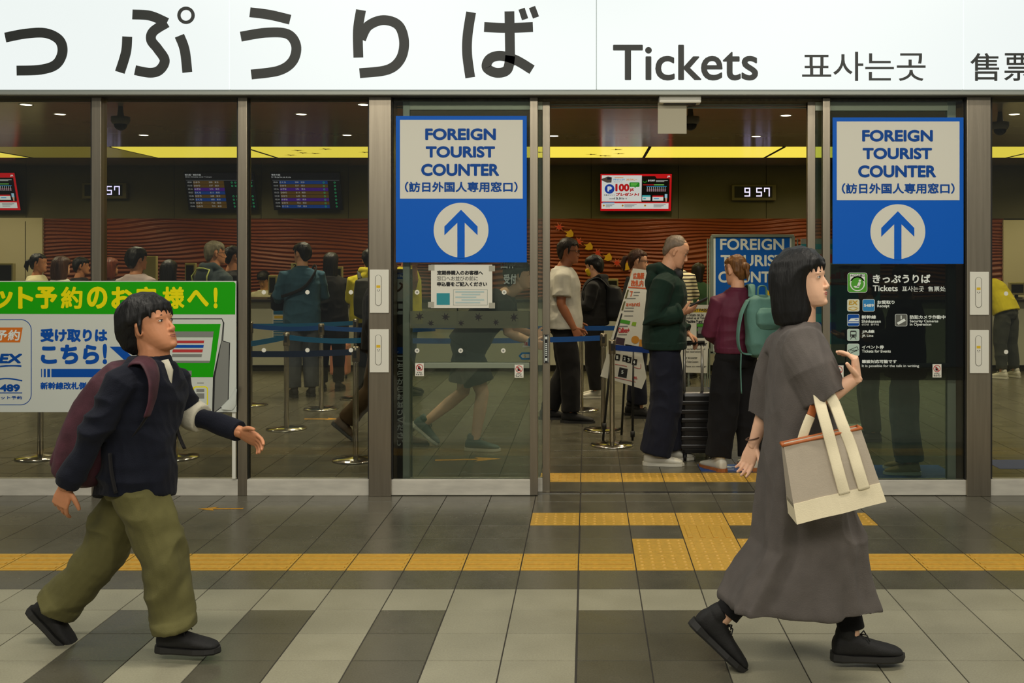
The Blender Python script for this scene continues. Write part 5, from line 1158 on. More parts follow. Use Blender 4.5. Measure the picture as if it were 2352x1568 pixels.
def glasses(root, J, hh, M):
    c = J['head']; Q = lambda x, y, z: c + M @ V(x * hh, y * hh, z * hh); m = MB(); m.sm = True
    for s in (-1, 1):
        ce = Q(.41, .14 * s, -.005); m.tube([ce + M @ V(0, .085 * hh * math.cos(a), .06 * hh * math.sin(a)) for a in [k * PI / 8 for k in range(16)]], .008 * hh, 6, closed=True)
        m.tube([Q(.41, .22 * s, .01), Q(.33, .335 * s, .02), Q(-.05, .35 * s, .02)], .008 * hh, 6)
    m.tube([Q(.41, -.055, 0), Q(.43, 0, .01), Q(.41, .055, 0)], .008 * hh, 6); obj('glasses', m, M_black, root, True)
def pack(name, label, loc, rotz, rows, mt, straps=None, vox=.012, amp=.006, pocket=None, group=None, cat='backpack', strapm=None, strapr=(.028, .007)):
    """soft bag from stacked rings (centre, side half, depth half) in the same local frame as its wearer"""
    t = thing(name, label, cat, loc, rotz, group); mb = MB(); R = []
    for c, w, d, sd, fw in rows: R.append(ring(Vector(c), Vector(sd), Vector(fw), w, d, 24, 3.2))
    mb.rings(R); me = fuse(mb, vox, 5); folds(me, amp, (9, 9, 7), 4); obj('bag_body', me, mt, t, True)
    if pocket:
        mb = MB(); mb.rings([ring(Vector(c), Vector(sd), Vector(fw), w, d, 24, 3.2) for c, w, d, sd, fw in pocket]); me = fuse(mb, vox, 4); folds(me, amp * .8, (9, 9, 7), 6); obj('pocket', me, mt, t, True)
    for pth in straps or []:
        mb = MB(); mb.sm = True; q = [Vector(p) for p in catmull([tuple(p) for p in pth[0]], 5)]; mb.tube(q, [pth[2] if len(pth) > 2 else strapr] * len(q), 10, ref=pth[1]); obj('strap', mb, pth[3] if len(pth) > 3 else (strapm or mt), t, True)
    return t
# ------------------------------------------------------------------ walking man, left foreground
M_skin_a = skinmat('skin_light', (222, 166, 130)); M_skin_b = skinmat('skin_tan', (196, 134, 96)); M_skin_c = skinmat('skin_pale', (232, 184, 152)); M_skin_d = skinmat('skin_brown', (164, 104, 72))
M_hair_k = hairmat('hair_black', (15, 14, 13)); M_hair_br = hairmat('hair_brown', (66, 40, 26)); M_hair_rd = hairmat('hair_reddish', (92, 42, 26)); M_hair_gy = hairmat('hair_grey', (120, 112, 90)); M_hair_bl = hairmat('hair_dark_blond', (112, 74, 38))
M_shoe_k = mat('black_shoe_knit', (22, 21, 20), .75, noise=.2, scale=60, bump=.2, bscale=300); M_sole_k = mat('black_rubber_sole', (34, 33, 31), .6)
M_shoe_w = mat('white_shoe_leather', (206, 202, 186), .5); M_sole_w = mat('white_rubber_sole', (196, 192, 176), .6); M_sole_g = mat('gum_sole', (160, 92, 44), .6)
DM = 4.30; RM = V(PX(310, DM), DM, 0)
def LM(px, py, dy=0): return P(px, py, DM + dy) - RM
J = dict(pelvis=LM(308, 1082), waist=LM(320, 1005), chest=LM(338, 905), neck=LM(352, 832), head=LM(346, 748), shR=LM(288, 868, -.16), shL=LM(392, 868, .15), elR=LM(212, 1000, -.21), wrR=LM(152, 1118, -.20), elL=LM(438, 952, .19), wrL=LM(552, 992, .10),
         hipR=LM(318, 1108, -.08), hipL=LM(300, 1108, .08), knR=LM(378, 1288, -.09), knL=LM(238, 1272, .09), anR=LM(402, 1452, -.09), anL=LM(122, 1400, .10))
M_navyk = cloth('navy_knit', (17, 20, 32), bump=.25); M_olive = cloth('olive_cotton', (98, 94, 56), noise=.12)
fig, Mh, hh = figure('person', 'man in dark navy top and olive trousers striding right with a backpack', RM, 0, J, 1.60, M_skin_b, ('mop', M_hair_k), dict(m=M_navyk, off=.020, hem=.105, wide=.024, name='sweater', amp=.012, freq=(7, 7, 12), seed=5, collar=1, sr=(.074, .068, .058, .054, .048, .042)),
    dict(m=M_olive, r=(.115, .112, .098, .094, .088), off=.012, amp=.013, seed=3, cuff=True, end=.93, freq=(8, 8, 9)), dict(m=M_shoe_k, s=M_sole_k, L=.262, dir={'R': (V(1, -.05, 0), V(0, 0, 1)), 'L': (V(.72, .05, -.70), V(.7, 0, .72))}), yaw=-14, pitch=-17, vox=.0075, hvox=.0048, hh=.236,
    hands={'R': dict(d=V(-.35, .1, -.9), n=V(-.3, -.9, .1), t=V(.9, -.2, -.3), c=.42), 'L': dict(d=V(.88, -.12, -.38), n=V(.2, .75, .55), t=V(.4, -.5, .7), c=.36)})
m = MB(); m.sm = True; e0, e1 = J['elL'], J['wrL']; q = [lerp(J['shL'], e0, .80), lerp(J['shL'], e0, .94), lerp(e0, e1, .08), lerp(e0, e1, .22)]; m.tube(q, [.062, .066, .066, .060], 20)
me = fuse(m, .006, 3); folds(me, .0035, (9, 9, 14), 2); obj('rolled_sleeve', me, cloth('cream_cotton', (196, 190, 170)), fig, True)
m = MB(); m.sm = True; m.tube([LM(378, 826, -.045), LM(384, 850, -.045), LM(382, 882, -.05), LM(376, 905, -.06)], [(.016, .008), (.025, .009), (.022, .009), (.012, .008)], 10, ref=V(0, 1, 0)); obj('placket', m, MATS['cream_cotton'], fig, True)
M_maroonp = cloth('maroon_nylon', (68, 36, 45), rough=.6, noise=.35); M_blackw = cloth('black_webbing', (26, 24, 25), rough=.7)
def bagrow(px, py, w, d, ang, dy=0):
    return (LM(px, py, dy), w, d, V(0, 1, 0), V(math.cos(ang), 0, math.sin(ang)))
rows = [bagrow(315, 838, .05, .03, -.6), bagrow(300, 850, .10, .07, -.6), bagrow(275, 890, .135, .10, -.55), bagrow(250, 945, .15, .12, -.5), bagrow(228, 1000, .155, .125, -.5), bagrow(205, 1055, .15, .12, -.45), bagrow(188, 1088, .14, .10, -.4), bagrow(180, 1102, .10, .06, -.4)]
pk = [bagrow(232, 925, .08, .04, -.55), bagrow(212, 965, .115, .075, -.5), bagrow(190, 1020, .12, .085, -.5), bagrow(170, 1065, .115, .075, -.45), bagrow(160, 1085, .08, .04, -.45)]
pack('backpack', 'maroon backpack worn by the man striding on the left', RM, 0, rows, M_maroonp, [([LM(296, 850, -.10), LM(310, 828, -.125), LM(338, 832, -.13), LM(352, 868, -.165), LM(350, 915, -.185), LM(338, 955, -.19)], V(0, 1, .3), (.008, .042)), ([LM(300, 846, .10), LM(335, 826, .13), LM(392, 838, .13), LM(412, 880, .15), LM(404, 930, .15)], V(0, 1, .3), (.006, .030)), ([LM(338, 955, -.19), LM(315, 990, -.17), LM(262, 1060, -.14)], V(0, 1, 0), (.004, .013), M_blackw), ([LM(398, 935, .10), LM(408, 990, .07), LM(424, 1030, .05)], V(0, 1, 0), (.005, .014), M_blackw), ([LM(252, 1040, -.2), LM(256, 1085, -.205), LM(266, 1132, -.2)], V(0, 1, 0), (.005, .013), M_blackw)], .0085, .006, pk, strapm=None)
# ------------------------------------------------------------------ walking woman, right foreground
DW = 4.12; RW = V(PX(1830, DW), DW, 0)
def LW(px, py, dy=0): return P(px, py, DW + dy) - RW
J = dict(pelvis=LW(1838, 1062), waist=LW(1838, 960), chest=LW(1836, 845), neck=LW(1840, 750), head=LW(1845, 640), shR=LW(1842, 790, -.15), shL=LW(1818, 792, .15), elR=LW(1884, 922, -.20), wrR=LW(1968, 866, -.23), elL=LW(1764, 925, .20), wrL=LW(1730, 1022, .20),
         hipR=LW(1836, 1090, -.08), hipL=LW(1845, 1090, .08), knR=LW(1792, 1258, .01), knL=LW(1925, 1285, .06), anR=LW(1654, 1426, .0), anL=LW(1958, 1462, .02))
M_greyd = cloth('charcoal_linen', (92, 86, 82), noise=.10, bump=.2); M_blackt = cloth('black_cloth', (20, 19, 20))
fig, Mh, hh = figure('person', 'woman with black bob in a long grey dress striding right with a tote bag', RW, 0, J, 1.62, M_skin_c, ('bob', M_hair_k), None, dict(m=M_blackt, r=(.09, .078, .058, .054, .058), end=.90, amp=.006, off=.006), dict(m=M_shoe_k, s=M_sole_k, L=.288, low=.09, dir={'R': (V(.74, -.03, -.67), V(.67, 0, .74)), 'L': (V(1, .03, 0), V(0, 0, 1))}), f=True, yaw=-29, pitch=-5, vox=.0075, hvox=.0045, hh=.226, lip=(168, 84, 80),
    hands={'R': dict(d=V(-.12, -.05, .99), n=V(.85, -.45, .1), t=V(-.3, -.75, -.1), c=.72, k=1.0), 'L': dict(d=V(-.3, 0, -.95), n=V(-.6, .6, .1), t=V(.65, -.6, -.2), c=.3)})
prof = [(744, 1808, 1864, .075), (756, 1796, 1874, .10), (770, 1786, 1884, .150), (792, 1778, 1894, .190), (830, 1772, 1902, .205), (900, 1766, 1914, .205), (1000, 1756, 1928, .20), (1100, 1748, 1944, .21), (1200, 1741, 1966, .21), (1241, 1738, 1976, .215), (1286, 1710, 1985, .22), (1338, 1680, 1995, .225), (1366, 1662, 2001, .23), (1380, 1664, 2003, .23)]
rows_y = list(range(744, 1378, 9)); R = []; seg = 96
for y in rows_y + [1378]:
    for a, b in zip(prof, prof[1:]):
        if a[0] <= y <= b[0]: break
    t_ = (y - a[0]) / (b[0] - a[0]); xb, xf, w = [a[k] + (b[k] - a[k]) * t_ for k in (1, 2, 3)]
    c = LW((xb + xf) / 2, y); d = (xf - xb) / 2 / FPX * DW; k_ = max(0, (y - 820) / 590); r = []
    for k in range(seg):
        th = 2 * PI * k / seg; g_ = 1 + k_ * (.045 * math.sin(th * 7 + y * .004) + .035 * math.sin(th * 11 + 1.3 - y * .006) + .02 * math.sin(th * 17 + y * .01)); ca, sa = math.cos(th), math.sin(th); e_ = 1 / (1.25 + .5 * k_); ca = math.copysign(abs(ca) ** e_, ca); sa = math.copysign(abs(sa) ** e_, sa)
        zz = 0
        r.append(c + V(d * ca * g_, w * sa * g_, zz))
    R.append(r)
mb = MB(); mb.rings(R)
mb.tube([LW(1838, 800, -.05), LW(1846, 800, -.15), LW(1866, 850, -.19), LW(1898, 915, -.21)], [.085, .092, .098, .088], 20)
mb.tube([LW(1815, 800, .05), LW(1806, 805, .15), LW(1775, 880, .19), LW(1752, 958, .20)], [.085, .088, .088, .072], 20)
mb.tube([LW(1838, 756), LW(1841, 738)], [.075, .066], 20)
me = fuse(mb, .0062, 3); folds(me, .014, (8, 8, 4), 9, True, .4); dr_ = obj('dress', me, M_greyd, fig, True)
mb = MB(); mb.sm = True
for k in range(9): p_ = LW(1872 + k * 3, 770 + k * 22, -.09 - .012 * k); mb.ell(p_, (.006, .004, .006), None, 10, 6)
m = MB(); m.sm = True; m.tube([J['wrL'] + V(.0, 0, .03) + V(.03 * math.cos(a), .03 * math.sin(a), .008 * math.cos(a)) for a in [k * PI / 10 for k in range(20)]], .0028, 6, closed=True); obj('bracelet', m, mat('bracelet_brown', (92, 62, 44), .5), fig, True)
# tote bag on her forearm
M_tote = cloth('greige_canvas', (176, 164, 146), bump=.1, noise=.04); M_cream = cloth('cream_canvas', (226, 214, 182), bump=.1, noise=.04); M_tan = mat('tan_leather', (170, 92, 40), .5, noise=.1)
TB = thing('tote_bag', 'greige canvas tote with cream straps on the arm of the striding woman', 'bag', RW)
ty = -.31
def quad(u, v):                                                            # bag face in pixels: u across, v down
    a = (1797 + (1973 - 1797) * u, 1020 + (981 - 1020) * u); b = (1820 + (2021 - 1820) * u, 1191 + (1140 - 1191) * u); return (a[0] + (b[0] - a[0]) * v, a[1] + (b[1] - a[1]) * v)
def slab(u0, u1, v0, v1, y0, y1, g0=0.0, g1=0.0, nu=10, nv=10):
    """y half thickness grows from top to bottom: near face at ty - th(v)"""
    m = MB(); m.sm = False
    th_ = lambda v: .025 + .055 * v
    fr = [[LW(*quad(u0 + (u1 - u0) * i / nu, v0 + (v1 - v0) * j / nv), ty) - V(0, th_(v0 + (v1 - v0) * j / nv) + g0 + .006 * math.sin(9 * i / nu + 3 * (v0 + (v1 - v0) * j / nv)) * (1 - abs(2 * i / nu - 1)), 0) for i in range(nu + 1)] for j in range(nv + 1)]
    return fr, th_
def tote_shell(v0, v1, g):
    nu, nv = 14, 10; fr, th_ = slab(0, 1, v0, v1, 0, 0, g, 0, nu, nv); vs = [p for row in fr for p in row]; n1 = len(vs)
    bk = [LW(*quad(i / nu, v0 + (v1 - v0) * j / nv), ty) + V(0, th_(v0 + (v1 - v0) * j / nv) + g, 0) for j in range(nv + 1) for i in range(nu + 1)]; vs += bk; N = nu + 1; fs = []
    for j in range(nv):
        for i in range(nu): a = j * N + i; fs += [(a, a + N, a + N + 1, a + 1), (n1 + a, n1 + a + 1, n1 + a + N + 1, n1 + a + N)]
        fs += [(j * N, n1 + j * N, n1 + (j + 1) * N, (j + 1) * N), (j * N + nu, (j + 1) * N + nu, n1 + (j + 1) * N + nu, n1 + j * N + nu)]
    for i in range(nu): fs += [(i, i + 1, n1 + i + 1, n1 + i), (nv * N + i, n1 + nv * N + i, n1 + nv * N + i + 1, nv * N + i + 1)]
    return MB().add(vs, fs)
obj('bag_body', tote_shell(0, .8, 0), M_tote, TB, True); obj('base_panel', tote_shell(.745, 1, .003), M_cream, TB, True)
m = MB(); m.sm = True
for sg in (-1, 1): m.tube([LW(*quad(u, 0), ty) + V(0, sg * .025, 0) for u in (0, .25, .5, .75, 1)], .0055, 8)
m.tube([LW(*quad(0, 0), ty) + V(0, y, 0) for y in (-.025, .025)], .007, 8); m.tube([LW(*quad(1, 0), ty) + V(0, y, 0) for y in (-.025, .025)], .007, 8); obj('leather_trim', m, M_tan, TB, True)
def strap(pp, mt, w=.018):
    m = MB(); m.sm = True; m.tube([Vector(p) for p in catmull([tuple(p) for p in pp], 6)], [(w, .0035)] * ((len(pp) - 1) * 6 + 1), 10, ref=V(0, 1, 0)); return obj('strap', m, mt, TB, True)
A = lambda px, py, dy: LW(px, py, dy)
strap([A(1940, 1134, ty - .074), A(1928, 1090, ty - .066), A(1912, 1030, ty - .04), A(1900, 985, ty - .025), A(1886, 935, -.30), A(1881, 910, -.272), A(1880, 893, -.25)], M_cream, .021)
strap([A(1985, 1123, ty - .074), A(1972, 1080, ty - .066), A(1955, 1025, ty - .04), A(1935, 975, ty - .02), A(1918, 930, -.29), A(1904, 905, -.268), A(1897, 890, -.25)], M_cream, .021)
strap([A(1842, 1010, ty + .03), A(1850, 985, ty + .03), A(1862, 955, ty + .04)], M_cream, .018)
strap([A(1862, 955, ty + .04), A(1872, 925, -.24), A(1880, 898, -.20)], M_tan, .016)
strap([A(1942, 990, ty + .03), A(1930, 965, ty + .04), A(1912, 930, -.22), A(1898, 900, -.18)], M_cream, .016)
# ------------------------------------------------------------------ people in the ticket office
def at(px, feet_y): D = FPX * H0 / (feet_y - VY); return V(PX(px, D), D, 0), D
def height(top_y, D): return H0 - (top_y - VY) / FPX * D
def bend(J, s, side, el, wr):
    J['el' + side] = V(*el) * s; J['wr' + side] = V(*wr) * s
def wide(J, s, d=.03):
    for k, g in (('R', -1), ('L', 1)):
        J['an' + k].y += g * d * s; J['kn' + k].y += g * d * .6 * s
M_grn = cloth('dark_green_fleece', (22, 44, 34)); M_ink = cloth('ink_trousers', (26, 28, 40)); M_mar = cloth('maroon_shell', (92, 34, 54), rough=.6); M_whs = cloth('white_shirt_cotton', (204, 200, 186)); M_blk = cloth('black_cotton', (28, 27, 27)); M_den = cloth('denim_blue', (52, 86, 104)); M_gryj = cloth('grey_jeans', (84, 88, 92)); M_yel = cloth('yellow_cotton', (206, 190, 40)); M_jean = cloth('blue_jeans', (60, 84, 96)); M_lil = cloth('pale_lilac_cotton', (186, 168, 166)); M_tealn = cloth('teal_nylon', (92, 134, 122), rough=.65); M_gjk = cloth('dark_slate_shell', (60, 72, 76), rough=.6); M_dgr = cloth('dark_grey_cotton', (54, 58, 60))
BW_ = dict(m=M_shoe_w, s=M_sole_w); BK = dict(m=M_shoe_k, s=M_sole_k)
# man in the green hoodie
L0, D = at(1526, 1062); H = height(541, D); s = H / 1.7; J = stand(H); J['head'] += V(.075, 0, -.005); J['neck'] += V(.03, 0, 0); shift(J, (.02, 0, 0), ('chest',))
bend(J, s, 'R', (-.11, -.23, 1.08), (.115, -.19, 1.135)); bend(J, s, 'L', (.02, .25, 1.06), (.19, .17, .955)); J['anR'].x -= .05; J['anL'].x += .06
g3, M3, hh = figure('person', 'man with shaved head in dark green hoodie looking down at his phone', L0, 0, J, H, M_skin_a, ('buzz', hairmat('stubble_grey', (120, 104, 88))), dict(m=M_grn, off=.030, hem=.045, wide=.02, name='hoodie', hood=True, band=True, sr=(.08, .078, .07, .066, .058, .05), cuff=True, seed=11), dict(m=M_ink, r=(.118, .122, .12, .118, .116), off=.016, amp=.011, seed=12, end=.99), dict(BW_, L=.285), yaw=-10, pitch=24, vox=.0085, hvox=.0052,
    hands={'R': dict(d=V(.92, .1, .30), n=V(.25, -.35, -.9), t=V(.05, -.8, .6), c=.3), 'L': dict(d=V(.8, -.1, -.55), n=V(.5, .3, .8), t=V(.1, -.95, -.1), c=.75)})
ph = thing('phone', 'black phone held by the man in the green hoodie', 'phone', L0 + J['wrR'] + V(.125, -.005, .075)); m = MB(); c0 = V(0, 0, 0); m.bbox(-.075, .075, -.037, .037, -.0055, .0055, .004); o = obj('phone_body', m, M_black, ph, True); o.rotation_euler = (-.35, -.42, .12)
m = MB(); m.box(-.07, .07, -.033, .033, .0046, .0052); q = obj('screen', m, mat('phone_glass', (14, 16, 20), .08), ph, True); q.rotation_euler = o.rotation_euler
hp = thing('headphones', 'black headphones hanging around the neck of the man in the green hoodie', 'headphones', L0 + J['neck']); m = MB(); m.sm = True; m.tube([V(.09 * math.cos(a) * s + .02, .085 * math.sin(a) * s, .02 - .03 * math.cos(a)) for a in [PI * .28 + k * PI * 1.44 / 12 for k in range(13)]], .012, 8); bnd = obj('headband', m, M_black, hp, True)
for g_ in (-1, 1): m = MB(); m.sm = True; m.ell(V(.085, .072 * g_, -.01), (.045, .026, .048), Euler((0, -.3, .5 * g_)), 16, 10); obj('ear_cup', m, M_black, hp, True)
# black suitcase
c = V(PX(1602, 8.35), 8.35, 0); sc = thing('suitcase', 'black ribbed cabin suitcase with raised handle behind the man in the green hoodie', 'suitcase', c); a, b = PX(1562, 8.35), PX(1641, 8.35); z1 = PZ(897, 8.35); M_sc = mat('black_shell', (24, 24, 25), .3)
m = MB(); m.sm = False; m.bbox(a, b, 8.24, 8.62, .06, z1, .03); sh = obj('shell', m, M_sc, sc); m = MB()
for k in range(6): z = .1 + k * (z1 - .2) / 5; m.bbox(a - .004, b + .004, 8.232, 8.625, z, z + .035, .008)
obj('ribs', m, M_sc, sh)
for x in (a + .03, b - .03):
    for y in (8.27, 8.58): m = MB(); m.sm = True; m.tube([V(x - .012, y, .03), V(x + .012, y, .03)], .03, 16); m.box(x - .016, x + .016, y - .012, y + .012, .035, .07); obj('wheel', m, M_black, sc)
m = MB(); m.sm = True; hx0, hx1 = PX(1573, 8.3), PX(1614, 8.3); m.tube([V(hx0, 8.34, z1 - .02), V(hx0, 8.34, PZ(790, 8.3))], .012, 10); m.tube([V(hx1, 8.34, z1 - .02), V(hx1, 8.34, PZ(790, 8.3))], .012, 10); hd = obj('handle_tube', m, mat('pale_alloy', (190, 188, 176), .35, .6), sc)
m = MB(); m.sm = True; m.tube([V(hx0 - .02, 8.34, PZ(788, 8.3)), V(hx1 + .02, 8.34, PZ(788, 8.3))], .017, 10); obj('grip', m, M_black, hd)
# woman in maroon with teal backpack
L0, D = at(1692, 1078); H = height(588, D); s = H / 1.7; J = stand(H, True); bend(J, s, 'L', (.06, .215, 1.09), (.20, .06, 1.02)); bend(J, s, 'R', (.05, -.215, 1.09), (.20, -.04, 1.04)); wide(J, s, .02); J['anL'] += V(.06, .03, 0); RZ4 = math.radians(112)
M_wsg = dict(m=M_shoe_w, s=M_sole_g)
figure('person', 'woman in maroon jacket and black trousers seen from behind at the doorway', L0, RZ4, J, H, M_skin_a, ('tied', M_hair_bl), dict(m=M_mar, off=.022, hem=-.03, wide=.006, name='jacket', collar=1, band=True, sr=(.07, .07, .066, .062, .054, .044), seed=21), dict(m=M_blackt, r=(.118, .122, .118, .112, .105), off=.016, amp=.01, end=.93, seed=22), dict(M_wsg, L=.30), f=True, yaw=16, pitch=8, vox=.0085, hvox=.0052, hairx='bun', hands={'L': dict(d=V(.6, -.6, .2), c=.6), 'R': dict(d=V(.6, .6, .2), c=.6)})
def brow(x, y, z, w, d): return (V(x, y, z) * s, w * s, d * s, V(0, 1, 0), V(1, 0, 0))
rows = [brow(-.21, -.10, 1.395, .05, .03), brow(-.225, -.10, 1.37, .12, .06), brow(-.235, -.10, 1.28, .15, .085), brow(-.245, -.11, 1.15, .16, .095), brow(-.245, -.115, 1.02, .16, .095), brow(-.235, -.12, .94, .14, .08), brow(-.225, -.12, .915, .10, .05)]
pk = [brow(-.30, -.10, 1.30, .08, .03), brow(-.32, -.10, 1.26, .11, .045), brow(-.325, -.105, 1.18, .12, .05), brow(-.31, -.105, 1.13, .09, .03)]
pack('backpack', 'teal backpack slung on the shoulder of the woman in maroon', L0, RZ4, rows, M_tealn, [([V(-.2, -.02, 1.38) * s, V(-.09, -.08, 1.47) * s, V(.03, -.11, 1.44) * s, V(.1, -.13, 1.30) * s, V(.07, -.15, 1.12) * s], V(0, 1, 0), (.008, .03)), ([V(-.22, .03, 1.36) * s, V(-.24, .10, 1.25) * s, V(-.25, .135, 1.08) * s, V(-.24, .10, .96) * s, V(-.24, .0, .94) * s], V(1, 0, .2), (.006, .024)), ([V(-.24, .10, .96) * s, V(-.25, .11, .82) * s, V(-.245, .10, .64) * s], V(1, 0, 0), (.003, .009)), ([V(-.22, -.14, 1.39) * s, V(-.22, -.13, 1.46) * s, V(-.22, -.07, 1.46) * s, V(-.22, -.06, 1.39) * s], V(1, 0, 0), (.006, .012))], .009, .005, pk)
# man in the white shirt
L0, D = at(1295, 966); H = height(549, D); s = H / 1.7; J = stand(H); J['head'] += V(.03, 0, 0); bend(J, s, 'R', (-.02, -.23, 1.10), (.10, -.22, .88)); bend(J, s, 'L', (.0, .23, 1.10), (.12, .22, .9)); J['anR'].x += .10; J['anL'].x -= .12; J['knR'].x += .05
r5, M5, hh = figure('person', 'man with glasses in a white short sleeved shirt waiting in the doorway queue', L0, 0, J, H, M_skin_d, ('short', hairmat('hair_dark_brown', (40, 32, 26))), dict(m=M_whs, off=.03, hem=.06, wide=.022, name='shirt', sleeve='short', collar=1, len=.75, seed=31), dict(m=M_blk, r=(.112, .108, .095, .09, .085), off=.014, seed=32), dict(BK, L=.30), yaw=-8, pitch=2, build=1.06)
glasses(r5, J, hh, M5)
# person in the black hoodie with yellow mask and backpack
L0, D = at(1366, 912); H = height(590, D); s = H / 1.7; J = stand(H); bend(J, s, 'L', (.04, .24, 1.12), (.22, .10, 1.10)); bend(J, s, 'R', (.04, -.24, 1.12), (.24, -.10, 1.08)); RZ6 = math.radians(172)
r6, M6, hh = figure('person', 'person in black hoodie with yellow face mask facing left in the queue', L0, RZ6, J, H, M_skin_a, ('mop', M_hair_k), dict(m=M_blk, off=.035, hem=.05, wide=.025, name='hoodie', hood=True, seed=41), dict(m=M_blk, r=(.11, .105, .095, .09, .085), seed=42), dict(BW_, L=.27), yaw=-14, pitch=12)
m = MB(); m.sm = True; c = J['head']; Q = lambda x, y, z: c + M6 @ V(x * hh, y * hh, z * hh); slices(m, [(-.47, .37, .1, .17), (-.35, .42, 0, .25), (-.2, .46, 0, .28), (-.12, .44, .02, .29), (-.07, .40, .08, .27)], hh, M6, c); obj('face_mask', fuse(m, .007, 2), cloth('yellow_mask', (222, 186, 30)), r6, True)
rows = [(V(-.20, 0, 1.36) * s, .06, .03, V(0, 1, 0), V(1, 0, 0)), (V(-.24, 0, 1.33) * s, .14, .07, V(0, 1, 0), V(1, 0, 0)), (V(-.26, 0, 1.18) * s, .155, .10, V(0, 1, 0), V(1, 0, 0)), (V(-.25, 0, .98) * s, .15, .10, V(0, 1, 0), V(1, 0, 0)), (V(-.22, 0, .93) * s, .1, .06, V(0, 1, 0), V(1, 0, 0))]
pack('backpack', 'black backpack worn by the person in the black hoodie', L0, RZ6, rows, cloth('black_nylon', (24, 25, 28), rough=.6), [([V(-.18, g_ * .1, 1.34) * s, V(-.06, g_ * .115, 1.45) * s, V(.08, g_ * .12, 1.38) * s, V(.13, g_ * .13, 1.22) * s, V(.02, g_ * .18, 1.02) * s], V(0, 1, 0), (.006, .026)) for g_ in (-1, 1)])
# woman in black tee behind the map board
L0, D = at(1462, 956); H = height(574, D); s = H / 1.7; J = stand(H, True); bend(J, s, 'R', (-.10, -.21, 1.12), (.04, -.20, .92)); J['anR'].x += .06
r7, M7, hh = figure('person', 'woman with glasses and dark tied hair in black tee behind the map board', L0, 0, J, H, M_skin_a, ('tied', M_hair_br), dict(m=M_blk, off=.025, hem=.06, wide=.015, sleeve='short', len=.65, name='tee_shirt', seed=51), dict(m=M_ink, r=(.105, .10, .085, .08, .075), seed=52, end=.86), dict(BK, L=.30), f=True, yaw=-4, pitch=6, hairx='ponytail')
glasses(r7, J, hh, M7)
# staff beyond the phone
def striped():
    m = mat('striped_knit', (206, 196, 160), .85); nt = m.node_tree; b = nt.nodes['Principled BSDF']; tc = nt.nodes.new('ShaderNodeTexCoord'); sx = nt.nodes.new('ShaderNodeSeparateXYZ'); nt.links.new(tc.outputs['Object'], sx.inputs[0]); w = nt.nodes.new('ShaderNodeMath'); w.operation = 'MULTIPLY'; w.inputs[1].default_value = 1 / .043; nt.links.new(sx.outputs['Z'], w.inputs[0]); f = nt.nodes.new('ShaderNodeMath'); f.operation = 'FRACT'; nt.links.new(w.outputs[0], f.inputs[0]); g_ = nt.nodes.new('ShaderNodeMath'); g_.operation = 'GREATER_THAN'; g_.inputs[1].default_value = .62; nt.links.new(f.outputs[0], g_.inputs[0]); mx = nt.nodes.new('ShaderNodeMix'); mx.data_type = 'RGBA'; nt.links.new(g_.outputs[0], mx.inputs['Factor']); mx.inputs['A'].default_value = lin((206, 196, 160)); mx.inputs['B'].default_value = lin((44, 38, 34)); nt.links.new(mx.outputs['Result'], b.inputs['Base Color']); return m
def simple(label, px, feet, top, rz, skin, hair, topd, botd, shoes=BK, f=False, yaw=0, pitch=0, arms=None, sit=0, **k):
    L0, D = at(px, feet); H = height(top, D) if not k.get('H') else k.pop('H'); s = H / 1.7; J = stand(H, f)
    if sit:
        H = 1.66; s = H / 1.7; J = stand(H, f); dz = height(top, D) - H
        for q in UP: J[q].z += dz
        for S_ in 'RL': J['hip' + S_].z += dz; J['kn' + S_] = V(.40, J['kn' + S_].y, J['hip' + S_].z - .02); J['an' + S_] = V(.38, J['an' + S_].y, .09)
    for sd_, (e, w) in (arms or {}).items(): J['el' + sd_] = V(*e) * s; J['wr' + sd_] = V(*w) * s
    fx = k.pop('fix', None)
    if fx: fx(J, s)
    r, M, hh = figure('person', label, L0, math.radians(rz), J, H, skin, hair, topd, botd, shoes, f=f, yaw=yaw, pitch=pitch, vox=k.pop('vox', .013), hvox=k.pop('hvox', .0072), **k)
    return r, M, hh, J, L0, s
FR = {'R': ((.06, -.22, 1.12), (.26, -.10, 1.10)), 'L': ((.06, .22, 1.12), (.26, .10, 1.10))}
simple('clerk in striped top behind the phone of the man in the green hoodie', 1554, 885, 570, 80, M_skin_a, ('long', M_hair_k), dict(m=striped(), off=.03, wide=.03, hem=.08, name='striped_top', seed=61, amp=.005), dict(m=M_blk), f=True, arms=FR)
simple('person in dark green top far back between the phone and the poster stand', 1604, 868, 606, 60, M_skin_a, ('long', M_hair_k), dict(m=cloth('moss_green_cotton', (44, 70, 42)), off=.03, wide=.03, hem=.08, name='top', seed=62), dict(m=M_blk), f=True, arms=FR)
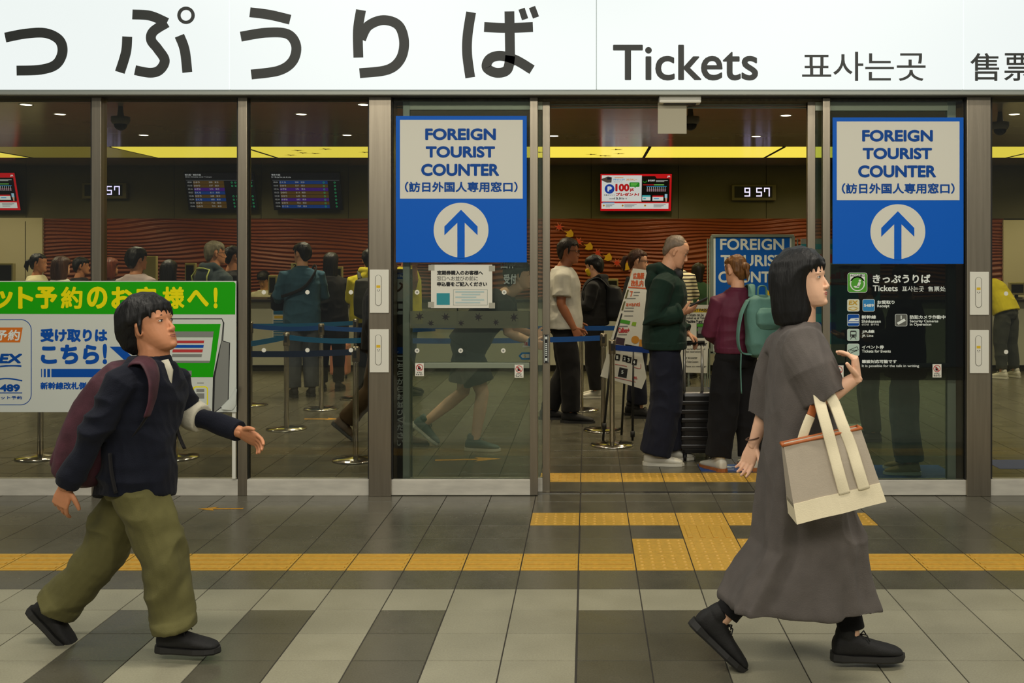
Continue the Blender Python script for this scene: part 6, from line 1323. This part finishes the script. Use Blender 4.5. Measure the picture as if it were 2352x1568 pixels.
# man in denim
r, M, hh, J, L0, s = simple('man in blue denim shirt and grey jeans standing at the counter, seen from behind', 694, 910, 559, 118, M_skin_a, ('short', M_hair_k), dict(m=M_den, off=.03, wide=.012, hem=.14, name='denim_shirt', collar=1, seed=71), dict(m=M_gryj, r=(.11, .105, .09, .085, .08), seed=72), yaw=30, arms={'L': ((.02, .26, 1.12), (.24, .20, 1.06)), 'R': ((.02, -.25, 1.12), (.25, -.12, 1.05))}, vox=.010)
pack('shoulder_bag', 'black crossbody bag strap over the back of the man in denim', L0, math.radians(118), [(V(.17, .22, 1.18) * s, .05, .02, V(0, 1, 0), V(1, 0, 0)), (V(.18, .22, 1.12) * s, .09, .04, V(0, 1, 0), V(1, 0, 0)), (V(.18, .22, .98) * s, .09, .04, V(0, 1, 0), V(1, 0, 0)), (V(.17, .22, .95) * s, .05, .02, V(0, 1, 0), V(1, 0, 0))], M_blackw, [([V(.17, .2, 1.16) * s, V(-.06, .23, 1.12) * s, V(-.185, .02, 1.22) * s, V(-.13, -.12, 1.40) * s, V(.0, -.13, 1.45) * s, V(.13, -.08, 1.33) * s, V(.18, .1, 1.2) * s], V(0, 0, 1), (.006, .018))], cat='bag')
# clerk behind the counter
simple('clerk with short black hair seated low behind the counter left of the man in denim', 606, 829, 626, -95, M_skin_a, ('mop', M_hair_k), dict(m=M_whs, off=.02, name='blouse', seed=73), dict(m=M_blk), sit=1, pitch=30)
simple('visitor with long black hair in a black coat right of the man in denim', 760, 896, 582, 95, M_skin_a, ('long', M_hair_k), dict(m=M_blk, off=.035, wide=.03, hem=.30, name='coat', seed=74), dict(m=M_blk), f=True, arms=FR)
c, D_ = at(778, 868); sc = thing('suitcase', 'peach pink suitcase standing by the counter beside the black coated visitor', 'suitcase', c); m = MB(); m.bbox(c.x - .10, c.x + .13, c.y - .1, c.y + .16, .05, .46, .03); obj('shell', m, mat('peach_shell', (196, 130, 104), .4), sc)
m = MB(); m.sm = True; m.tube([V(c.x - .05, c.y, .45), V(c.x - .05, c.y, .8), V(c.x + .08, c.y, .8), V(c.x + .08, c.y, .45)], .009, 8); obj('handle', m, M_dark, sc)
for x in (c.x - .07, c.x + .1): m = MB(); m.sm = True; m.tube([V(x - .01, c.y, .026), V(x + .01, c.y, .026)], .026, 12); m.box(x - .014, x + .014, c.y - .01, c.y + .01, .03, .06); obj('wheel', m, M_black, sc)
r, M, hh, J, L0, s = simple('person in yellow hooded jacket with dark backpack, cut off by the wide left post', 848, 905, 574, 100, M_skin_a, ('short', M_hair_k), dict(m=M_yel, off=.035, wide=.03, hem=.08, name='jacket', hood=True, seed=75), dict(m=M_blk), arms=FR)
pack('backpack', 'dark backpack on the person in the yellow hooded jacket', L0, math.radians(100), [(V(-.20, 0, 1.38) * s, .08, .03, V(0, 1, 0), V(1, 0, 0)), (V(-.24, 0, 1.35) * s, .15, .07, V(0, 1, 0), V(1, 0, 0)), (V(-.26, 0, 1.15) * s, .17, .10, V(0, 1, 0), V(1, 0, 0)), (V(-.25, 0, .95) * s, .16, .10, V(0, 1, 0), V(1, 0, 0)), (V(-.22, 0, .91) * s, .1, .06, V(0, 1, 0), V(1, 0, 0))], cloth('black_olive_nylon', (38, 38, 26), rough=.6), [([V(-.18, g_ * .1, 1.36) * s, V(-.06, g_ * .115, 1.45) * s, V(.08, g_ * .12, 1.38) * s, V(.13, g_ * .13, 1.22) * s, V(.02, g_ * .18, 1.02) * s], V(0, 1, 0), (.006, .026)) for g_ in (-1, 1)])
# heads above the banner
T_ = lambda m_, sd, **k: dict(dict(m=m_, off=.03, wide=.02, hem=.06, seed=sd, amp=.006), **k)
simple('woman with dark ponytail and cream top in the queue above the left of the banner', 86, 896, 583, 10, M_skin_b, ('tied', M_hair_k), T_(cloth('cream_jersey', (206, 198, 160)), 81), dict(m=M_blk), f=True, yaw=-6, hairx='ponytail')
simple('person with brown bob seen from behind, right of the woman with the ponytail', 140, 905, 591, 62, M_skin_a, ('bob', M_hair_br), T_(M_whs, 82), dict(m=M_blk), f=True)
simple('person with short black hair in black, left of the first mullion', 184, 880, 592, 20, M_skin_b, ('short', M_hair_k), T_(M_blk, 83), dict(m=M_blk))
simple('person with reddish hair partly behind the first mullion', 251, 893, 594, 55, M_skin_b, ('bob', M_hair_rd), T_(M_blk, 84), dict(m=M_blk), f=True)
simple('man with bushy black hair in a pale lilac tee seen from behind above the banner', 314, 932, 572, 72, M_skin_b, ('mop', M_hair_k), T_(M_lil, 85, sleeve='short'), dict(m=M_gryj), yaw=-22)
simple('person with dark hair between the lilac tee man and the grey haired man', 388, 912, 600, 90, M_skin_a, ('bob', M_hair_k), T_(M_blk, 86), dict(m=M_blk), f=True)
r, M, hh, J, L0, s = simple('grey haired man with glasses and dark hooded jacket above the banner', 492, 945, 556, 58, M_skin_b, ('short', M_hair_gy), T_(M_gjk, 87, hood=True, name='jacket'), dict(m=M_blk), yaw=-32)
glasses(r, J, hh, M)
m = MB(); m.sm = True; Pn = J['neck']; m.tube([Pn + V(*q) * s for q in ((-.155, -.105, -.14), (-.165, -.115, -.06), (-.12, -.10, .005), (-.15, -.05, .02), (-.165, 0, .022), (-.15, .05, .02), (-.12, .10, .005), (-.165, .115, -.06), (-.155, .105, -.14))], .007, 8); obj('piping', m, mat('lime_piping', (196, 206, 110), .6), r, True)
simple('person with black hair beside the second mullion, right of the grey haired man', 534, 905, 567, 30, M_skin_b, ('short', M_hair_k), T_(M_blk, 88), dict(m=M_blk))
# behind the left glass door
def up(J, s): J['elR'] = V(.10, -.26, 1.20) * s; J['wrR'] = V(.10, -.27, 1.44) * s
simple('person in yellow tee with one hand raised behind the left glass door', 936, 905, 556, 5, M_skin_d, ('short', M_hair_k), T_(M_yel, 91, sleeve='short', hem=.22, name='tee_shirt', len=.7), dict(m=M_ink), fix=up, hands={'R': dict(d=V(.05, 0, 1), n=V(-.3, -.9, 0), t=V(.9, -.2, .2), c=.25)})
def walk(J, s):
    shift(J, (.10, 0, -.05), ('waist',)); shift(J, (.24, 0, -.10), ('chest',)); shift(J, (.34, 0, -.14), ('neck', 'shR', 'shL')); shift(J, (.42, 0, -.15), ('head',)); J['pelvis'].z -= .02
    J['elR'] = V(.36, -.24, .98) * s; J['wrR'] = V(.56, -.2, .90) * s; J['elL'] = V(.34, .24, .98) * s; J['wrL'] = V(.55, .18, .94) * s
    J['knR'] = V(.14, -.09, .47) * s; J['anR'] = V(.08, -.09, .085) * s; J['knL'] = V(-.04, .09, .46) * s; J['anL'] = V(-.36, .09, .20) * s
simple('walker in dark top and shorts leaning forward behind the left glass door', 1072, 1030, 560, 0, M_skin_c, ('mop', M_hair_k), T_(M_blk, 92, sleeve='short', name='tee_shirt'), dict(m=M_dgr, short=.80, r=(.12, .125, .13), name='shorts'), dict(m=cloth('grey_green_shoe', (92, 108, 104)), s=M_sole_w, L=.28, dir={'R': (V(1, -.1, 0), V(0, 0, 1)), 'L': (V(.75, .1, -.62), V(.62, 0, .76))}), fix=walk, vox=.010)
def walk2(J, s):
    J['knR'] = V(.16, -.09, .48) * s; J['anR'] = V(.26, -.09, .085) * s; J['knL'] = V(-.08, .09, .47) * s; J['anL'] = V(-.34, .09, .18) * s
simple('walker in brown trousers passing behind the wide left post', 872, 1018, 592, 0, M_skin_b, ('short', M_hair_k), T_(M_blk, 93), dict(m=cloth('brown_twill', (74, 56, 36)), r=(.11, .11, .10, .095, .09)), dict(m=mat('brown_suede', (84, 60, 34), .8), s=M_sole_k, L=.28, dir={'R': (V(1, -.1, 0), V(0, 0, 1)), 'L': (V(.75, .1, -.62), V(.62, 0, .76))}), fix=walk2)
# behind the right glass door and the far right window
simple('person in black top and wide blue jeans behind the right glass door', 2080, 1084, 612, 165, M_skin_b, ('mop', M_hair_k), T_(M_blk, 94, hem=.14), dict(m=M_jean, r=(.12, .12, .115, .115, .118), end=.93), dict(m=mat('tan_suede', (150, 128, 88), .8), s=M_sole_w, L=.28), arms=FR, yaw=60, vox=.010)
simple('person in dark clothes with pale trousers behind the decal on the right glass door', 1996, 1010, 640, 175, M_skin_b, ('short', M_hair_k), T_(M_blk, 95, hem=.2), dict(m=cloth('dark_green_twill', (46, 52, 44)), r=(.11, .105, .095, .09, .085)), BK, arms=FR)
def lean(J, s):
    shift(J, (.06, 0, -.01), ('waist',)); shift(J, (.18, 0, -.05), ('chest',)); shift(J, (.27, 0, -.10), ('neck', 'shR', 'shL')); shift(J, (.33, 0, -.09), ('head',)); J['elR'] = V(.34, -.22, 1.02) * s; J['wrR'] = V(.48, -.14, 1.02) * s; J['elL'] = V(.34, .22, 1.02) * s; J['wrL'] = V(.48, .14, 1.02) * s; wide(J, s, .05)
simple('woman in yellow top and dark jeans leaning on the counter behind the far right window', 2312, 868, 584, 125, M_skin_a, ('tied', M_hair_k), T_(M_yel, 96, sleeve='short', hem=.03, name='top'), dict(m=cloth('faded_black_denim', (58, 60, 52)), r=(.115, .11, .09, .08, .07), end=.88), BW_, f=True, fix=lean, vox=.010)
